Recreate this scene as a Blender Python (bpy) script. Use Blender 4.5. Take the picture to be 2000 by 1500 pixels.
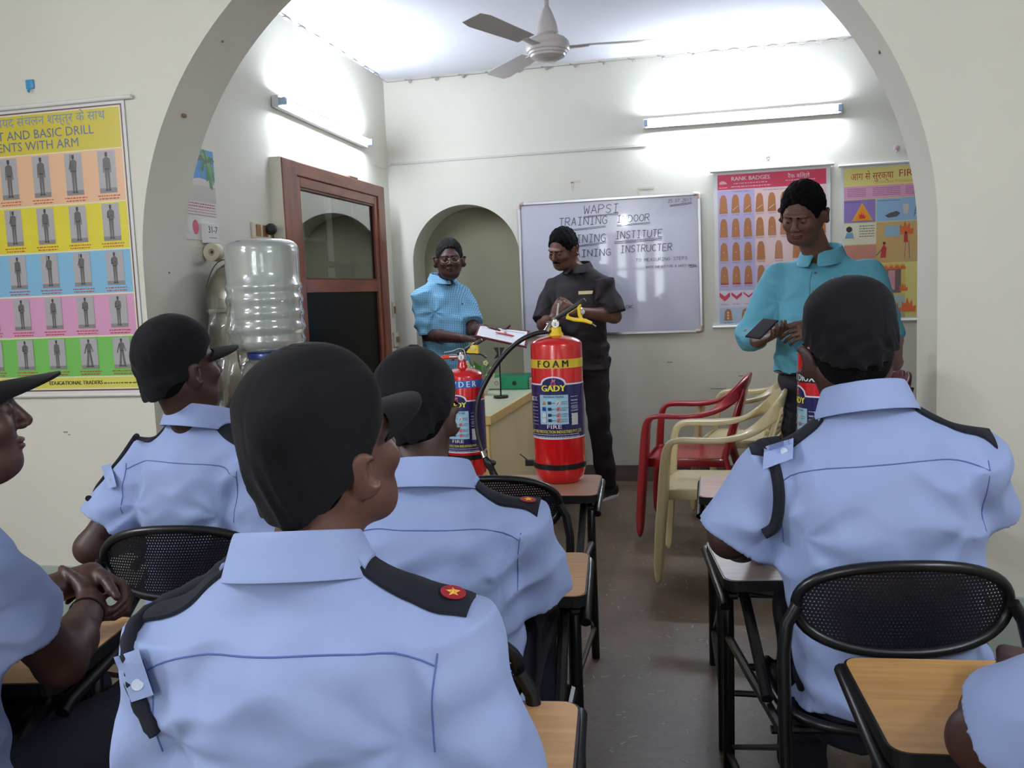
import bpy, bmesh, math, random
import numpy as np
from mathutils import Vector, Matrix
from mathutils.bvhtree import BVHTree
random.seed(7); np.random.seed(7)
for o in list(bpy.data.objects): bpy.data.objects.remove(o)
SC = bpy.context.scene
COL = SC.collection
R = math.radians
PI = math.pi

# ---------------------------------------------------------------- camera
F_PX, YAW, PITCH, ROLL, CAM_H = 1751.5, .22229, .10073, -.039257, 1.30
_cy, _sy = math.cos(YAW), math.sin(YAW)
FW = Vector((-_sy*math.cos(PITCH), _cy*math.cos(PITCH), -math.sin(PITCH)))
_r0 = Vector((_cy, _sy, 0)); _u0 = _r0.cross(FW)
RT = _r0*math.cos(ROLL) + _u0*math.sin(ROLL)
UP = -_r0*math.sin(ROLL) + _u0*math.cos(ROLL)
CAMP = Vector((0, 0, CAM_H))
cd = bpy.data.cameras.new('camera'); cam = bpy.data.objects.new('camera', cd); COL.objects.link(cam)
mw = Matrix((RT, UP, -FW)).transposed().to_4x4(); mw.translation = CAMP
cam.matrix_world = mw
cd.sensor_fit = 'HORIZONTAL'; cd.sensor_width = 36.0; cd.lens = 36.0*F_PX/2000.0
cd.clip_start = .02; cd.clip_end = 100
SC.camera = cam

# ---------------------------------------------------------------- world, lights, exposure
SC.view_settings.view_transform = 'Standard'; SC.view_settings.look = 'None'
SC.view_settings.gamma = 1.0; SC.view_settings.use_curve_mapping = False
SC.view_settings.exposure = 0.55
wd = bpy.data.worlds.new('world'); SC.world = wd; wd.use_nodes = True
_bg = wd.node_tree.nodes['Background']; _bg.inputs[0].default_value = (.80, .88, 1, 1); _bg.inputs[1].default_value = 1.0
SC.cycles.max_bounces = 7; SC.cycles.diffuse_bounces = 3; SC.cycles.transmission_bounces = 6
SC.cycles.use_adaptive_sampling = True; SC.cycles.adaptive_threshold = .045
SC.cycles.glossy_bounces = 3; SC.cycles.transparent_max_bounces = 12
SC.cycles.caustics_reflective = False; SC.cycles.caustics_refractive = False
SC.cycles.use_denoising = True
SC.cycles.sample_clamp_indirect = 6.0

def area_light(name, loc, direction, sx, sy, power, color=(1, 1, 1), spread=180):
    l = bpy.data.lights.new(name, 'AREA'); l.shape = 'RECTANGLE'; l.size = sx; l.size_y = sy
    l.energy = power; l.color = color; l.spread = R(spread)
    o = bpy.data.objects.new(name, l); COL.objects.link(o); o.location = loc
    o.rotation_euler = Vector(direction).to_track_quat('-Z', 'Y').to_euler()
    return o
# daylight entering through the two windows of the near room, behind the camera
area_light('daylight_window', (-1.35, -2.95, 1.60), (0, 1, -.05), 1.6, 1.2, 38, (.92, .96, 1))
area_light('daylight_window', (1.35, -2.95, 1.60), (0, 1, -.05), 1.2, 1.2, 15, (.92, .96, 1))
# two fill lights added at the unseen side wall tubes of the near room
area_light('near_room_fill_light', (-3.40, .30, 2.42), (1, 0, -.35), 1.2, .06, 26, (.93, .97, 1))
area_light('near_room_fill_light', (1.95, .40, 2.42), (-1, 0, -.35), 1.2, .06, 12, (.93, .97, 1))
TUBE_STRENGTH = 105.0

# ---------------------------------------------------------------- helpers: pixel rays (measurements of the photo)
def ray(px, py): return FW + RT*((px-1000)/F_PX) - UP*((py-750)/F_PX)
def atY(px, py, Y): d = ray(px, py); return CAMP + d*(Y/d.y)
def atX(px, py, X): d = ray(px, py); return CAMP + d*(X/d.x)
def atZ(px, py, Z): d = ray(px, py); return CAMP + d*((Z-CAM_H)/d.z)

def lin(c):
    c = c/255.0
    return c/12.92 if c <= .04045 else ((c+.055)/1.055)**2.4
def rgb(c): return (lin(c[0]), lin(c[1]), lin(c[2]), 1.0)

MATS = {}
def mat(name, col, rough=.6, metal=0., spec=.5, coat=0., bump=0., bscale=30., var=0., vscale=4., sheen=0., trans=0., ior=1.45, stretch=None, attr=False, col2=None):
    if name in MATS: return MATS[name]
    m = bpy.data.materials.new(name); m.use_nodes = True; nt = m.node_tree; N = nt.nodes; L = nt.links
    b = N['Principled BSDF']
    b.inputs['Base Color'].default_value = rgb(col); b.inputs['Roughness'].default_value = rough
    b.inputs['Metallic'].default_value = metal; b.inputs['Specular IOR Level'].default_value = spec
    b.inputs['Coat Weight'].default_value = coat; b.inputs['Coat Roughness'].default_value = .08
    b.inputs['Sheen Weight'].default_value = sheen
    b.inputs['Transmission Weight'].default_value = trans; b.inputs['IOR'].default_value = ior
    m.diffuse_color = rgb(col)
    tc = N.new('ShaderNodeTexCoord'); vec = tc.outputs['Object']
    if stretch:
        mp = N.new('ShaderNodeMapping'); mp.inputs['Scale'].default_value = stretch; L.new(vec, mp.inputs[0]); vec = mp.outputs[0]
    if attr:
        a = N.new('ShaderNodeAttribute'); a.attribute_name = 'Col'; L.new(a.outputs['Color'], b.inputs['Base Color'])
    elif var or col2:
        n = N.new('ShaderNodeTexNoise'); n.inputs['Scale'].default_value = vscale; n.inputs['Detail'].default_value = 6; L.new(vec, n.inputs['Vector'])
        mx = N.new('ShaderNodeMix'); mx.data_type = 'RGBA'
        c1 = rgb(col); c2 = rgb(col2) if col2 else tuple(min(1, max(0, x*(1-var))) for x in c1[:3])+(1,)
        mx.inputs['A'].default_value = c1; mx.inputs['B'].default_value = c2
        cr = N.new('ShaderNodeMapRange'); cr.inputs[1].default_value = .35; cr.inputs[2].default_value = .65
        L.new(n.outputs['Fac'], cr.inputs[0]); L.new(cr.outputs[0], mx.inputs['Factor']); L.new(mx.outputs['Result'], b.inputs['Base Color'])
    if bump:
        n = N.new('ShaderNodeTexNoise'); n.inputs['Scale'].default_value = bscale; n.inputs['Detail'].default_value = 4; L.new(vec, n.inputs['Vector'])
        bp = N.new('ShaderNodeBump'); bp.inputs['Strength'].default_value = bump; bp.inputs['Distance'].default_value = .01
        L.new(n.outputs['Fac'], bp.inputs['Height']); L.new(bp.outputs[0], b.inputs['Normal'])
    MATS[name] = m; return m
def emis(name, col, s):
    if name in MATS: return MATS[name]
    m = bpy.data.materials.new(name); m.use_nodes = True; b = m.node_tree.nodes['Principled BSDF']
    b.inputs['Base Color'].default_value = rgb(col); b.inputs['Emission Color'].default_value = rgb(col); b.inputs['Emission Strength'].default_value = s
    MATS[name] = m; return m

# ---------------------------------------------------------------- helpers: objects
def tag(o, label=None, cat=None, group=None, kind=None):
    if label: o['label'] = label
    if cat: o['category'] = cat
    if group: o['group'] = group
    if kind: o['kind'] = kind
    return o
def empty(name, loc, rz=0, label=None, cat=None, group=None):
    o = bpy.data.objects.new(name, None); COL.objects.link(o); o.location = loc; o.rotation_euler = (0, 0, rz)
    o.empty_display_size = .05
    return tag(o, label, cat, group)
def link(name, me, parent=None, world=False):
    o = bpy.data.objects.new(name, me); COL.objects.link(o)
    if parent is not None:
        o.parent = parent
        if world: o.matrix_parent_inverse = wmat(parent).inverted()
    return o
def wmat(o):
    m = o.matrix_basis.copy() if o.parent is None else wmat(o.parent) @ o.matrix_parent_inverse @ o.matrix_basis
    return m
def copy_tree(o, parent=None):
    c = o.copy(); COL.objects.link(c); c.parent = parent
    if parent is not None: c.matrix_parent_inverse = o.matrix_parent_inverse.copy()
    for ch in list(o.children): copy_tree(ch, c)
    return c

class MB:
    """collects shapes into one mesh"""
    def __init__(s): s.v = []; s.f = []; s.c = []; s.cur = None
    def add(s, vs, fs, col=None):
        n = len(s.v); s.v += [tuple(v) for v in vs]; s.f += [tuple(i+n for i in f) for f in fs]; s.c += [col]*len(fs); return s
    def box(s, lo, hi, M=None, bev=0, col=None):
        lo = Vector(lo); hi = Vector(hi)
        if bev:
            bm = bmesh.new(); bmesh.ops.create_cube(bm, size=1)
            for v in bm.verts: v.co = Vector([(lo[i]+hi[i])/2 + v.co[i]*(hi[i]-lo[i]) for i in range(3)])
            bmesh.ops.bevel(bm, geom=bm.edges[:], offset=bev, segments=2, profile=.5, affect='EDGES')
            vs = [v.co.copy() for v in bm.verts]; fs = [[v.index for v in f.verts] for f in bm.faces]; bm.free()
        else:
            vs = [Vector((x, y, z)) for z in (lo.z, hi.z) for y in (lo.y, hi.y) for x in (lo.x, hi.x)]
            fs = [(0, 2, 3, 1), (4, 5, 7, 6), (0, 1, 5, 4), (2, 6, 7, 3), (0, 4, 6, 2), (1, 3, 7, 5)]
        if M is not None: vs = [M @ v for v in vs]
        return s.add(vs, fs, col)
    def tube(s, pts, r, n=10, col=None, closed=False, flat=1.0):
        """swept round tube; r number or list; flat squashes one axis"""
        pts = [Vector(p) for p in pts]; m = len(pts)
        rs = r if isinstance(r, (list, tuple)) else [r]*m
        prev = None; vs = []
        for i in range(m):
            a = pts[(i-1) % m] if (i > 0 or closed) else pts[i]; b = pts[(i+1) % m] if (i < m-1 or closed) else pts[i]
            t = (b-a).normalized()
            if prev is None:
                x = t.orthogonal().normalized()
                if abs(t.z) < .9: x = t.cross(Vector((0, 0, 1))).normalized()
            else: x = (prev - t*prev.dot(t)).normalized()
            prev = x; y = t.cross(x)
            for k in range(n):
                a_ = 2*PI*k/n; vs.append(pts[i] + x*math.cos(a_)*rs[i] + y*math.sin(a_)*rs[i]*flat)
        fs = []
        for i in range(m if closed else m-1):
            for k in range(n):
                j = (i+1) % m; fs.append((i*n+k, i*n+(k+1) % n, j*n+(k+1) % n, j*n+k))
        if not closed: fs.append(tuple(range(n))[::-1]); fs.append(tuple((m-1)*n+k for k in range(n)))
        return s.add(vs, fs, col)
    def ribbon(s, pts, xs, ws, ts, col=None):
        """swept rounded rectangle: xs = width directions, ws widths, ts thicknesses"""
        pts = [Vector(p) for p in pts]; m = len(pts); vs = []
        q = [(-1, -.6), (-.85, -1), (.85, -1), (1, -.6), (1, .6), (.85, 1), (-.85, 1), (-1, .6)]
        for i in range(m):
            t = (pts[min(i+1, m-1)]-pts[max(i-1, 0)]).normalized()
            x = Vector(xs[i]); x = (x - t*x.dot(t)).normalized(); y = t.cross(x)
            for a, b in q: vs.append(pts[i] + x*a*ws[i]/2 + y*b*ts[i]/2)
        fs = [(i*8+k, i*8+(k+1) % 8, (i+1)*8+(k+1) % 8, (i+1)*8+k) for i in range(m-1) for k in range(8)]
        fs.append(tuple(range(8))[::-1]); fs.append(tuple((m-1)*8+k for k in range(8)))
        return s.add(vs, fs, col)
    def lathe(s, prof, n=40, c=(0, 0, 0), M=None, col=None, sx=1, sy=1):
        vs = []; c = Vector(c)
        for r, z in prof:
            for k in range(n): a = 2*PI*k/n; vs.append(c + Vector((r*math.cos(a)*sx, r*math.sin(a)*sy, z)))
        if M is not None: vs = [M @ v for v in vs]
        fs = [(i*n+k, i*n+(k+1) % n, (i+1)*n+(k+1) % n, (i+1)*n+k) for i in range(len(prof)-1) for k in range(n)]
        if prof[0][0] > 1e-4: fs.append(tuple(range(n))[::-1])
        if prof[-1][0] > 1e-4: fs.append(tuple((len(prof)-1)*n+k for k in range(n)))
        return s.add(vs, fs, col)
    def cyl(s, a, b, r, n=16, col=None): return s.tube([a, b], r, n, col)
    def ell(s, c, r, n=16, m=10, M=None, col=None):
        prof = [(math.sin(PI*i/m), -math.cos(PI*i/m)) for i in range(m+1)]
        vs = []; c = Vector(c)
        for a, z in prof:
            for k in range(n):
                t = 2*PI*k/n; v = Vector((a*math.cos(t)*r[0], a*math.sin(t)*r[1], z*r[2]))
                vs.append(c + (M @ v if M is not None else v))
        fs = [(i*n+k, i*n+(k+1) % n, (i+1)*n+(k+1) % n, (i+1)*n+k) for i in range(m) for k in range(n)]
        return s.add(vs, fs, col)
    def prism(s, poly, z0, z1, M=None, col=None):
        n = len(poly); vs = [Vector((x, y, z0)) for x, y in poly]+[Vector((x, y, z1)) for x, y in poly]
        if M is not None: vs = [M @ v for v in vs]
        fs = [tuple(range(n))[::-1], tuple(range(n, 2*n))]+[(i, (i+1) % n, n+(i+1) % n, n+i) for i in range(n)]
        return s.add(vs, fs, col)
    def build(s, name, m, parent=None, smooth=True, world=False, merge=False, auto=40):
        me = bpy.data.meshes.new(name); me.from_pydata(s.v, [], s.f)
        bm = bmesh.new(); bm.from_mesh(me)
        if merge: bmesh.ops.remove_doubles(bm, verts=bm.verts, dist=1e-5)
        if not any(s.c): bmesh.ops.recalc_face_normals(bm, faces=bm.faces)
        bm.to_mesh(me); bm.free()
        me.materials.append(m)
        if any(c is not None for c in s.c):
            at = me.color_attributes.new('Col', 'FLOAT_COLOR', 'CORNER'); buf = []
            for p, c in zip(me.polygons, s.c): buf += list(rgb(c or (200, 200, 200)))*p.loop_total
            at.data.foreach_set('color', buf)
        if smooth:
            me.polygons.foreach_set('use_smooth', [True]*len(me.polygons)); me.set_sharp_from_angle(angle=R(auto))
        return link(name, me, parent, world)

_tc = {}
def text_geo(txt, size, align='CENTER', bold=0):
    k = (txt, size, align, bold)
    if k in _tc: return _tc[k]
    cu = bpy.data.curves.new('t', 'FONT'); cu.body = txt; cu.size = size; cu.align_x = align; cu.align_y = 'CENTER'; cu.resolution_u = 2
    cu.offset = 0
    o = bpy.data.objects.new('t', cu); COL.objects.link(o)
    me = bpy.data.meshes.new_from_object(o)
    r = ([(v.co.x, v.co.y) for v in me.vertices], [tuple(p.vertices) for p in me.polygons])
    bpy.data.objects.remove(o); bpy.data.curves.remove(cu); bpy.data.meshes.remove(me)
    _tc[k] = r; return r
class Print:
    """flat printed matter: coloured shapes stacked in thin layers on a surface; fn(u,v,h) -> point"""
    def __init__(s, fn, dh=.0003, maxu=None): s.fn = fn; s.mb = MB(); s.h = dh; s.dh = dh; s.maxu = maxu; s.st = 1.2e-5
    def up(s): s.h += s.dh; return s
    def poly(s, pts, col):
        s.h += s.st
        vs = [s.fn(u, v, s.h) for u, v in pts]; s.mb.add(vs, [tuple(range(len(vs)))], col); return s
    def rect(s, u0, v0, u1, v1, col):
        if s.maxu and abs(u1-u0) > s.maxu:
            n = int(math.ceil(abs(u1-u0)/s.maxu))
            k, s.st = s.st, 0
            for i in range(n):
                a = u0+(u1-u0)*i/n; b = u0+(u1-u0)*(i+1)/n; s.poly([(a, v0), (b, v0), (b, v1), (a, v1)], col)
            s.st = k; s.h += k
            return s
        return s.poly([(u0, v0), (u1, v0), (u1, v1), (u0, v1)], col)
    def disc(s, u, v, r, col, ry=None, n=18): return s.poly([(u+r*math.cos(2*PI*i/n), v+(ry or r)*math.sin(2*PI*i/n)) for i in range(n)], col)
    def text(s, txt, u, v, size, col, align='CENTER', bold=0, sx=1.0, rot=0, width=None):
        s.h += s.st
        vs, fs = text_geo(txt, size, align, bold)
        if width and vs:
            w = max(a for a, b in vs)-min(a for a, b in vs); sx = width/max(w, 1e-6)
        c, d = math.cos(rot), math.sin(rot)
        if bold > 0: s.text(txt, u-bold*size*2.2, v, size, col, align, 0, sx, rot); s.h += s.dh*.15; s.text(txt, u+bold*size*2.2, v, size, col, align, 0, sx, rot); s.h += s.dh*.15
        s.mb.add([s.fn(u+(a*sx*c-b*d), v+(a*sx*d+b*c), s.h) for a, b in vs], fs, col); return s
    def line(s, pts, w, col):
        k, s.st = s.st, s.st*.25; s._line(pts, w, col); s.st = k; return s
    def _line(s, pts, w, col):
        for (a, b), (c, d) in zip(pts[:-1], pts[1:]):
            L = math.hypot(c-a, d-b) or 1e-6; nx, ny = -(d-b)/L*w/2, (c-a)/L*w/2
            s.poly([(a-nx, b-ny), (c-nx, d-ny), (c+nx, d+ny), (a+nx, b+ny)], col)
        return s
    def scrib(s, u0, v0, u1, h, col, n=None):
        """a line of print too small to read: little word-like dashes"""
        u = u0; k, s.st = s.st, 0; s.h += k
        while u < u1:
            w = min(random.uniform(.6, 2.2)*h, u1-u)
            s.rect(u, v0, u+w, v0+h*.62, col); u += w+h*.5
        s.st = k
        return s
    def build(s, name, m, parent=None, world=False): return s.mb.build(name, m, parent, smooth=False, world=world)

# stroke alphabet for handwriting
STR = {'A': [[(0, 0), (2, 6), (4, 0)], [(.8, 2.2), (3.2, 2.2)]], 'C': [[(4, 5), (2.6, 6), (.8, 5), (0, 3), (.8, 1), (2.6, 0), (4, 1)]],
 'D': [[(0, 0), (0, 6), (2.4, 5.6), (4, 3.5), (3.6, 1.4), (2, 0), (0, 0)]], 'E': [[(4, 6), (0, 6), (0, 0), (4, 0)], [(0, 3), (3, 3)]],
 'F': [[(4, 6), (0, 6), (0, 0)], [(0, 3), (3, 3)]], 'G': [[(4, 5), (2.6, 6), (.8, 5), (0, 3), (.8, 1), (2.4, 0), (4, .8), (4, 2.8), (2.2, 2.8)]],
 'I': [[(.4, 6), (3.6, 6)], [(2, 6), (2, 0)], [(.4, 0), (3.6, 0)]], 'L': [[(0, 6), (0, 0), (3.6, 0)]], 'M': [[(0, 0), (0, 6), (2, 2.5), (4, 6), (4, 0)]],
 'N': [[(0, 0), (0, 6), (4, 0), (4, 6)]], 'O': [[(2, 0), (.4, 1.2), (0, 3), (.5, 5), (2, 6), (3.6, 5), (4, 3), (3.6, 1.2), (2, 0)]],
 'P': [[(0, 0), (0, 6), (3, 6), (4, 4.8), (3, 3.2), (0, 3)]], 'R': [[(0, 0), (0, 6), (3, 6), (4, 4.8), (3, 3.2), (0, 3)], [(1.6, 3.1), (4, 0)]],
 'S': [[(4, 5.2), (2.4, 6), (.4, 5), (.8, 3.4), (3.2, 2.6), (3.8, 1.2), (2, 0), (0, .8)]], 'T': [[(0, 6), (4, 6)], [(2, 6), (2, 0)]],
 'U': [[(0, 6), (0, 1.4), (1.6, 0), (3, .4), (4, 1.6), (4, 6)]], 'W': [[(0, 6), (.9, 0), (2, 4), (3.1, 0), (4, 6)]], 'Y': [[(0, 6), (2, 3), (4, 6)], [(2, 3), (2, 0)]],
 'V': [[(0, 6), (2, 0), (4, 6)]], 'H': [[(0, 0), (0, 6)], [(4, 0), (4, 6)], [(0, 3), (4, 3)]], 'K': [[(0, 0), (0, 6)], [(4, 6), (0, 2.6), (4, 0)]], 'B': [[(0, 0), (0, 6), (3, 5.6), (3, 3.6), (0, 3), (3.8, 2.4), (3.6, .4), (0, 0)]],
 '0': [[(2, 0), (.4, 1.2), (0, 3), (.5, 5), (2, 6), (3.6, 5), (4, 3), (3.6, 1.2), (2, 0)]], '1': [[(1, 5), (2, 6), (2, 0)]], '2': [[(0, 5), (2, 6), (4, 4.6), (0, 0), (4, 0)]],
 '7': [[(0, 6), (4, 6), (1.4, 0)]], '5': [[(4, 6), (0, 6), (0, 3.4), (3, 3.6), (4, 1.8), (2.4, 0), (0, .6)]], '.': [[(1.6, 0), (2.2, .3)]], '&': [[(4, 0), (.6, 4.8), (1.6, 6), (2.6, 4.8), (0, 1.4), (1.4, 0), (4, 2.6)]], ' ': []}
def handwrite(P, txt, u, v, w, h, th, col, gap=.32, slant=.08, jit=.05):
    n = len(txt); cw = w/(n+(n-1)*gap); x = u
    for ch in txt:
        for st in STR.get(ch, []):
            q = [(x+(a/4)*cw+random.uniform(-jit, jit)*cw*.5+slant*b/6*h, v+(b/6)*h+random.uniform(-jit, jit)*h*.3) for a, b in st]
            P.line(q, th, col)
        x += cw*(1+gap)

# ================================================================ the room
WALL = mat('painted_wall', (230, 227, 212), .75, bump=.05, bscale=60, var=.05, vscale=1.6)
WALLD = mat('painted_dado', (176, 186, 176), .6, bump=.04, bscale=60, var=.05, vscale=2)
CEIL = mat('ceiling_paint', (226, 226, 232), .8, bump=.03, bscale=40)
SKIRT = mat('skirting_stone', (112, 100, 92), .5, var=.2, vscale=8)
WX, WY, YB, YFR, CZ = -2.189, 6.03, 3.47, 3.17, 2.795     # left wall, back wall, arch back / front face, ceiling
JX = .717                                                   # right jamb of the arch
NX0, NX1, NY0 = -3.6, 2.15, -2.8                            # near room
def floor_mat():
    m = bpy.data.materials.new('mosaic_floor'); m.use_nodes = True; nt = m.node_tree; N = nt.nodes; L = nt.links; b = N['Principled BSDF']
    tc = N.new('ShaderNodeTexCoord')
    n1 = N.new('ShaderNodeTexNoise'); n1.inputs['Scale'].default_value = 2.2; n1.inputs['Detail'].default_value = 8; L.new(tc.outputs['Object'], n1.inputs[0])
    r1 = N.new('ShaderNodeValToRGB'); r1.color_ramp.elements[0].position = .3; r1.color_ramp.elements[0].color = rgb((88, 70, 54)); r1.color_ramp.elements[1].position = .7; r1.color_ramp.elements[1].color = rgb((122, 103, 84))
    L.new(n1.outputs['Fac'], r1.inputs[0])
    v = N.new('ShaderNodeTexVoronoi'); v.inputs['Scale'].default_value = 95; L.new(tc.outputs['Object'], v.inputs['Vector'])
    mx = N.new('ShaderNodeMix'); mx.data_type = 'RGBA'; mx.blend_type = 'MULTIPLY'; mx.inputs['Factor'].default_value = .35
    L.new(r1.outputs[0], mx.inputs['A']); L.new(v.outputs['Color'], mx.inputs['B'])
    n2 = N.new('ShaderNodeTexNoise'); n2.inputs['Scale'].default_value = 38; n2.inputs['Detail'].default_value = 3; L.new(tc.outputs['Object'], n2.inputs[0])
    mr = N.new('ShaderNodeMapRange'); mr.inputs[1].default_value = .70; mr.inputs[2].default_value = .76; mr.inputs[4].default_value = .5; L.new(n2.outputs['Fac'], mr.inputs[0])
    m2 = N.new('ShaderNodeMix'); m2.data_type = 'RGBA'; m2.inputs['B'].default_value = rgb((176, 168, 156)); L.new(mr.outputs[0], m2.inputs['Factor']); L.new(mx.outputs['Result'], m2.inputs['A'])
    L.new(m2.outputs['Result'], b.inputs['Base Color']); b.inputs['Roughness'].default_value = .42
    return m
mb = MB(); mb.box((NX0-.2, NY0-.2, -.08), (3.6, WY+.3, 0)); tag(mb.build('floor', floor_mat(), smooth=False), kind='structure')
# litter specks on the floor are one uncountable scatter
mb = MB()
for i in range(420):
    x = random.uniform(-.75, .7); y = random.uniform(1.1, 5.4); a = random.uniform(0, PI); l = random.uniform(.004, .016); w = .0012
    c, s = math.cos(a), math.sin(a)
    mb.add([(x-c*l+s*w, y-s*l-c*w, .0015), (x+c*l+s*w, y+s*l-c*w, .0015), (x+c*l-s*w, y+s*l+c*w, .0015), (x-c*l-s*w, y-s*l+c*w, .0015)], [(0, 1, 2, 3)])
tag(mb.build('floor_litter', mat('litter', (190, 184, 172), .8), smooth=False), 'tiny pale scraps and scratches scattered over the brown mosaic floor', 'litter', kind='stuff')
mb = MB(); mb.box((NX0-.2, NY0-.2, CZ), (3.6, WY+.3, CZ+.1)); tag(mb.build('ceiling', CEIL, smooth=False), kind='structure')

def arch_panel(mb, x0, x1, z0, z1, cx, a, spring, b, bot, y, yb=None, n=90):
    """wall face in plane y with an arched opening, plus the reveal back to yb"""
    arc = [(cx-a*math.cos(PI*i/n), spring+b*math.sin(PI*i/n)) for i in range(n+1)]
    mb.add([(x0, y, z0), (cx-a, y, z0), (cx-a, y, z1), (x0, y, z1)], [(0, 1, 2, 3)])
    mb.add([(cx+a, y, z0), (x1, y, z0), (x1, y, z1), (cx+a, y, z1)], [(0, 1, 2, 3)])
    for i in range(n):
        p, q = arc[i], arc[i+1]; mb.add([(p[0], y, p[1]), (q[0], y, q[1]), (q[0], y, z1), (p[0], y, z1)], [(0, 1, 2, 3)])
    if bot > z0: mb.add([(cx-a, y, z0), (cx+a, y, z0), (cx+a, y, bot), (cx-a, y, bot)], [(0, 1, 2, 3)])
    if yb is not None:
        path = [(cx-a, bot)]+arc+[(cx+a, bot)]
        if bot > z0: path.append(path[0])
        for p, q in zip(path[:-1], path[1:]): mb.add([(p[0], y, p[1]), (q[0], y, q[1]), (q[0], yb, q[1]), (p[0], yb, p[1])], [(0, 1, 2, 3)])
    return arc
# arch wall between the two rooms
ACX, AA = (WX+JX)/2, (JX-WX)/2
mb = MB(); arch_panel(mb, NX0, 3.5, 0, CZ, ACX, AA, 1.44, 1.352, 0, YFR, YB); arch_panel(mb, NX0, 3.5, 0, CZ, ACX, AA, 1.44, 1.352, 0, YB)
tag(mb.build('wall_arch', WALL, smooth=False), kind='structure')
# back wall with niche
NC, NA = -1.655, .382
mb = MB(); arch_panel(mb, WX-.3, 3.5, 0, CZ, NC, NA, 1.54, .378, .55, WY, WY+.26)
tag(mb.build('wall_back', WALL, smooth=False), kind='structure')
mb = MB(); mb.box((NC-NA-.02, WY+.26, .5), (NC+NA+.02, WY+.28, 2.0)); tag(mb.build('wall_niche', mat('niche_shade_olive', (150, 146, 122), .8), smooth=False), kind='structure')  # olive tone, darkened to put the shade of the niche into its colour
# left wall with opening of the glazed door (thick wall behind)
DY0, DY1, DZ = 4.34, 5.68, 1.98
mb = MB(); mb.box((WX-.12, YB, 0), (WX, DY0, CZ)); mb.box((WX-.12, DY1, 0), (WX, WY+.02, CZ)); mb.box((WX-.12, DY0, DZ), (WX, DY1, CZ))
tag(mb.build('wall_left', WALL, smooth=False), kind='structure')
mb = MB(); mb.box((3.4, YB, 0), (3.5, WY+.02, CZ)); tag(mb.build('wall_right', WALL, smooth=False), kind='structure')
mb = MB(); mb.box((NX0-.12, NY0, 0), (NX0, YFR, CZ)); tag(mb.build('wall_near_left', WALL, smooth=False), kind='structure')
mb = MB(); mb.box((NX1, NY0, 0), (NX1+.12, YFR, CZ)); tag(mb.build('wall_near_right', WALL, smooth=False), kind='structure')
# rear wall behind the camera with two window openings
mb = MB(); y0, y1 = NY0-.15, NY0
xs = [NX0-.12, -2.1, -.6, .8, 1.9, NX1+.12]
for i in range(5):
    a, b = xs[i], xs[i+1]
    if i in (1, 3): mb.box((a, y0, 0), (b, y1, 1.05)); mb.box((a, y0, 2.2), (b, y1, CZ))
    else: mb.box((a, y0, 0), (b, y1, CZ))
tag(mb.build('wall_near_rear', WALL, smooth=False), kind='structure')
CURT = mat('curtain_cloth', (150, 110, 100), .9)
for k, (a, b) in enumerate([(-2.1, -.6), (.8, 1.9)]):
    w = empty('window_%d' % (k+1), ((a+b)/2, NY0, 1.05)); tag(w, kind='structure')
    mb = MB()
    for x in (a, b-.04, (a+b)/2-.02): mb.box((x, NY0-.1, 1.05), (x+.04, NY0-.05, 2.2))
    for z in (1.05, 1.6, 2.16): mb.box((a, NY0-.1, z), (b, NY0-.05, z+.04))
    mb.build('window_frame', mat('window_paint', (120, 90, 70), .5), w, False, world=True)
    mb = MB(); n = 5
    for j in range(n):
        xa = a+(b-a)*(j+.45)/n; wd_ = (b-a)/n*.55
        pts = [(xa+wd_*i/12, NY0-.02+.015*math.sin(i*2.1)) for i in range(13)]
        for p, q in zip(pts[:-1], pts[1:]): mb.add([(p[0], p[1], 1.0), (q[0], q[1], 1.0), (q[0], q[1], 2.25), (p[0], p[1], 2.25)], [(0, 1, 2, 3)])
    mb.build('curtain', CURT, w, True, world=True)
# skirtings
def skirt(name, lo, hi, m=SKIRT): mb = MB(); mb.box(lo, hi, bev=.003); tag(mb.build(name, m, smooth=False), kind='structure')
skirt('baseboard_back', (WX, WY-.012, 0), (3.4, WY+.01, .11)); skirt('baseboard_left', (WX-.01, YB, 0), (WX+.012, DY0-.12, .11))
skirt('baseboard_arch_left', (NX0, YFR-.008, 0), (WX-.001, YFR+.01, .235), WALLD); skirt('baseboard_arch_right', (JX+.001, YFR-.008, 0), (NX1, YFR+.01, .235), WALLD)

# ---------------------------------------------------------------- wall marks
mb = MB()
for (x, z, w, h) in [(-.02, .62, .10, .004), (.05, .60, .06, .004), (.16, .70, .03, .006), (-.30, .80, .035, .006), (.86, .62, .04, .004)]:
    mb.box((x, WY-.0015, z), (x+w, WY-.0005, z+h))
for (x, z, w, h) in [(-2.62, .80, .02, .006), (-2.60, .79, .012, .004), (-2.48, .42, .006, .03)]: mb.box((x, YFR-.0015, z), (x+w, YFR-.0005, z+h))
tag(mb.build('wall_scuffs', mat('scuff', (150, 146, 134), .9), smooth=False), 'faint dark scuff marks on the cream walls', 'wall mark', kind='stuff')
def chip(px, py, r):
    p = None
    for i in range(41):
        a = PI*i/40
        q = Vector((ACX-AA*math.cos(a), 0, 1.44+1.352*math.sin(a)))
        d = ray(px, py); s = (q.x)/d.x; y = d.y*s; z = CAM_H+d.z*s
        if YFR < y < YB and (p is None or abs(z-q.z) < p[0]): p = (abs(z-q.z), q, y, a)
    if p: mbc.ell((p[1].x, p[2], p[1].z), (.004, r, r*.6), 8, 5)
mbc = MB(); chip(360, 229, .02); chip(435, 86, .008); chip(329, 515, .006); chip(1718, 100, .012)
if mbc.v: tag(mbc.build('plaster_chips', mat('chip', (150, 118, 90), .9)), 'small brown plaster chips on the underside of the arch', 'wall mark', kind='stuff')

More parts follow.
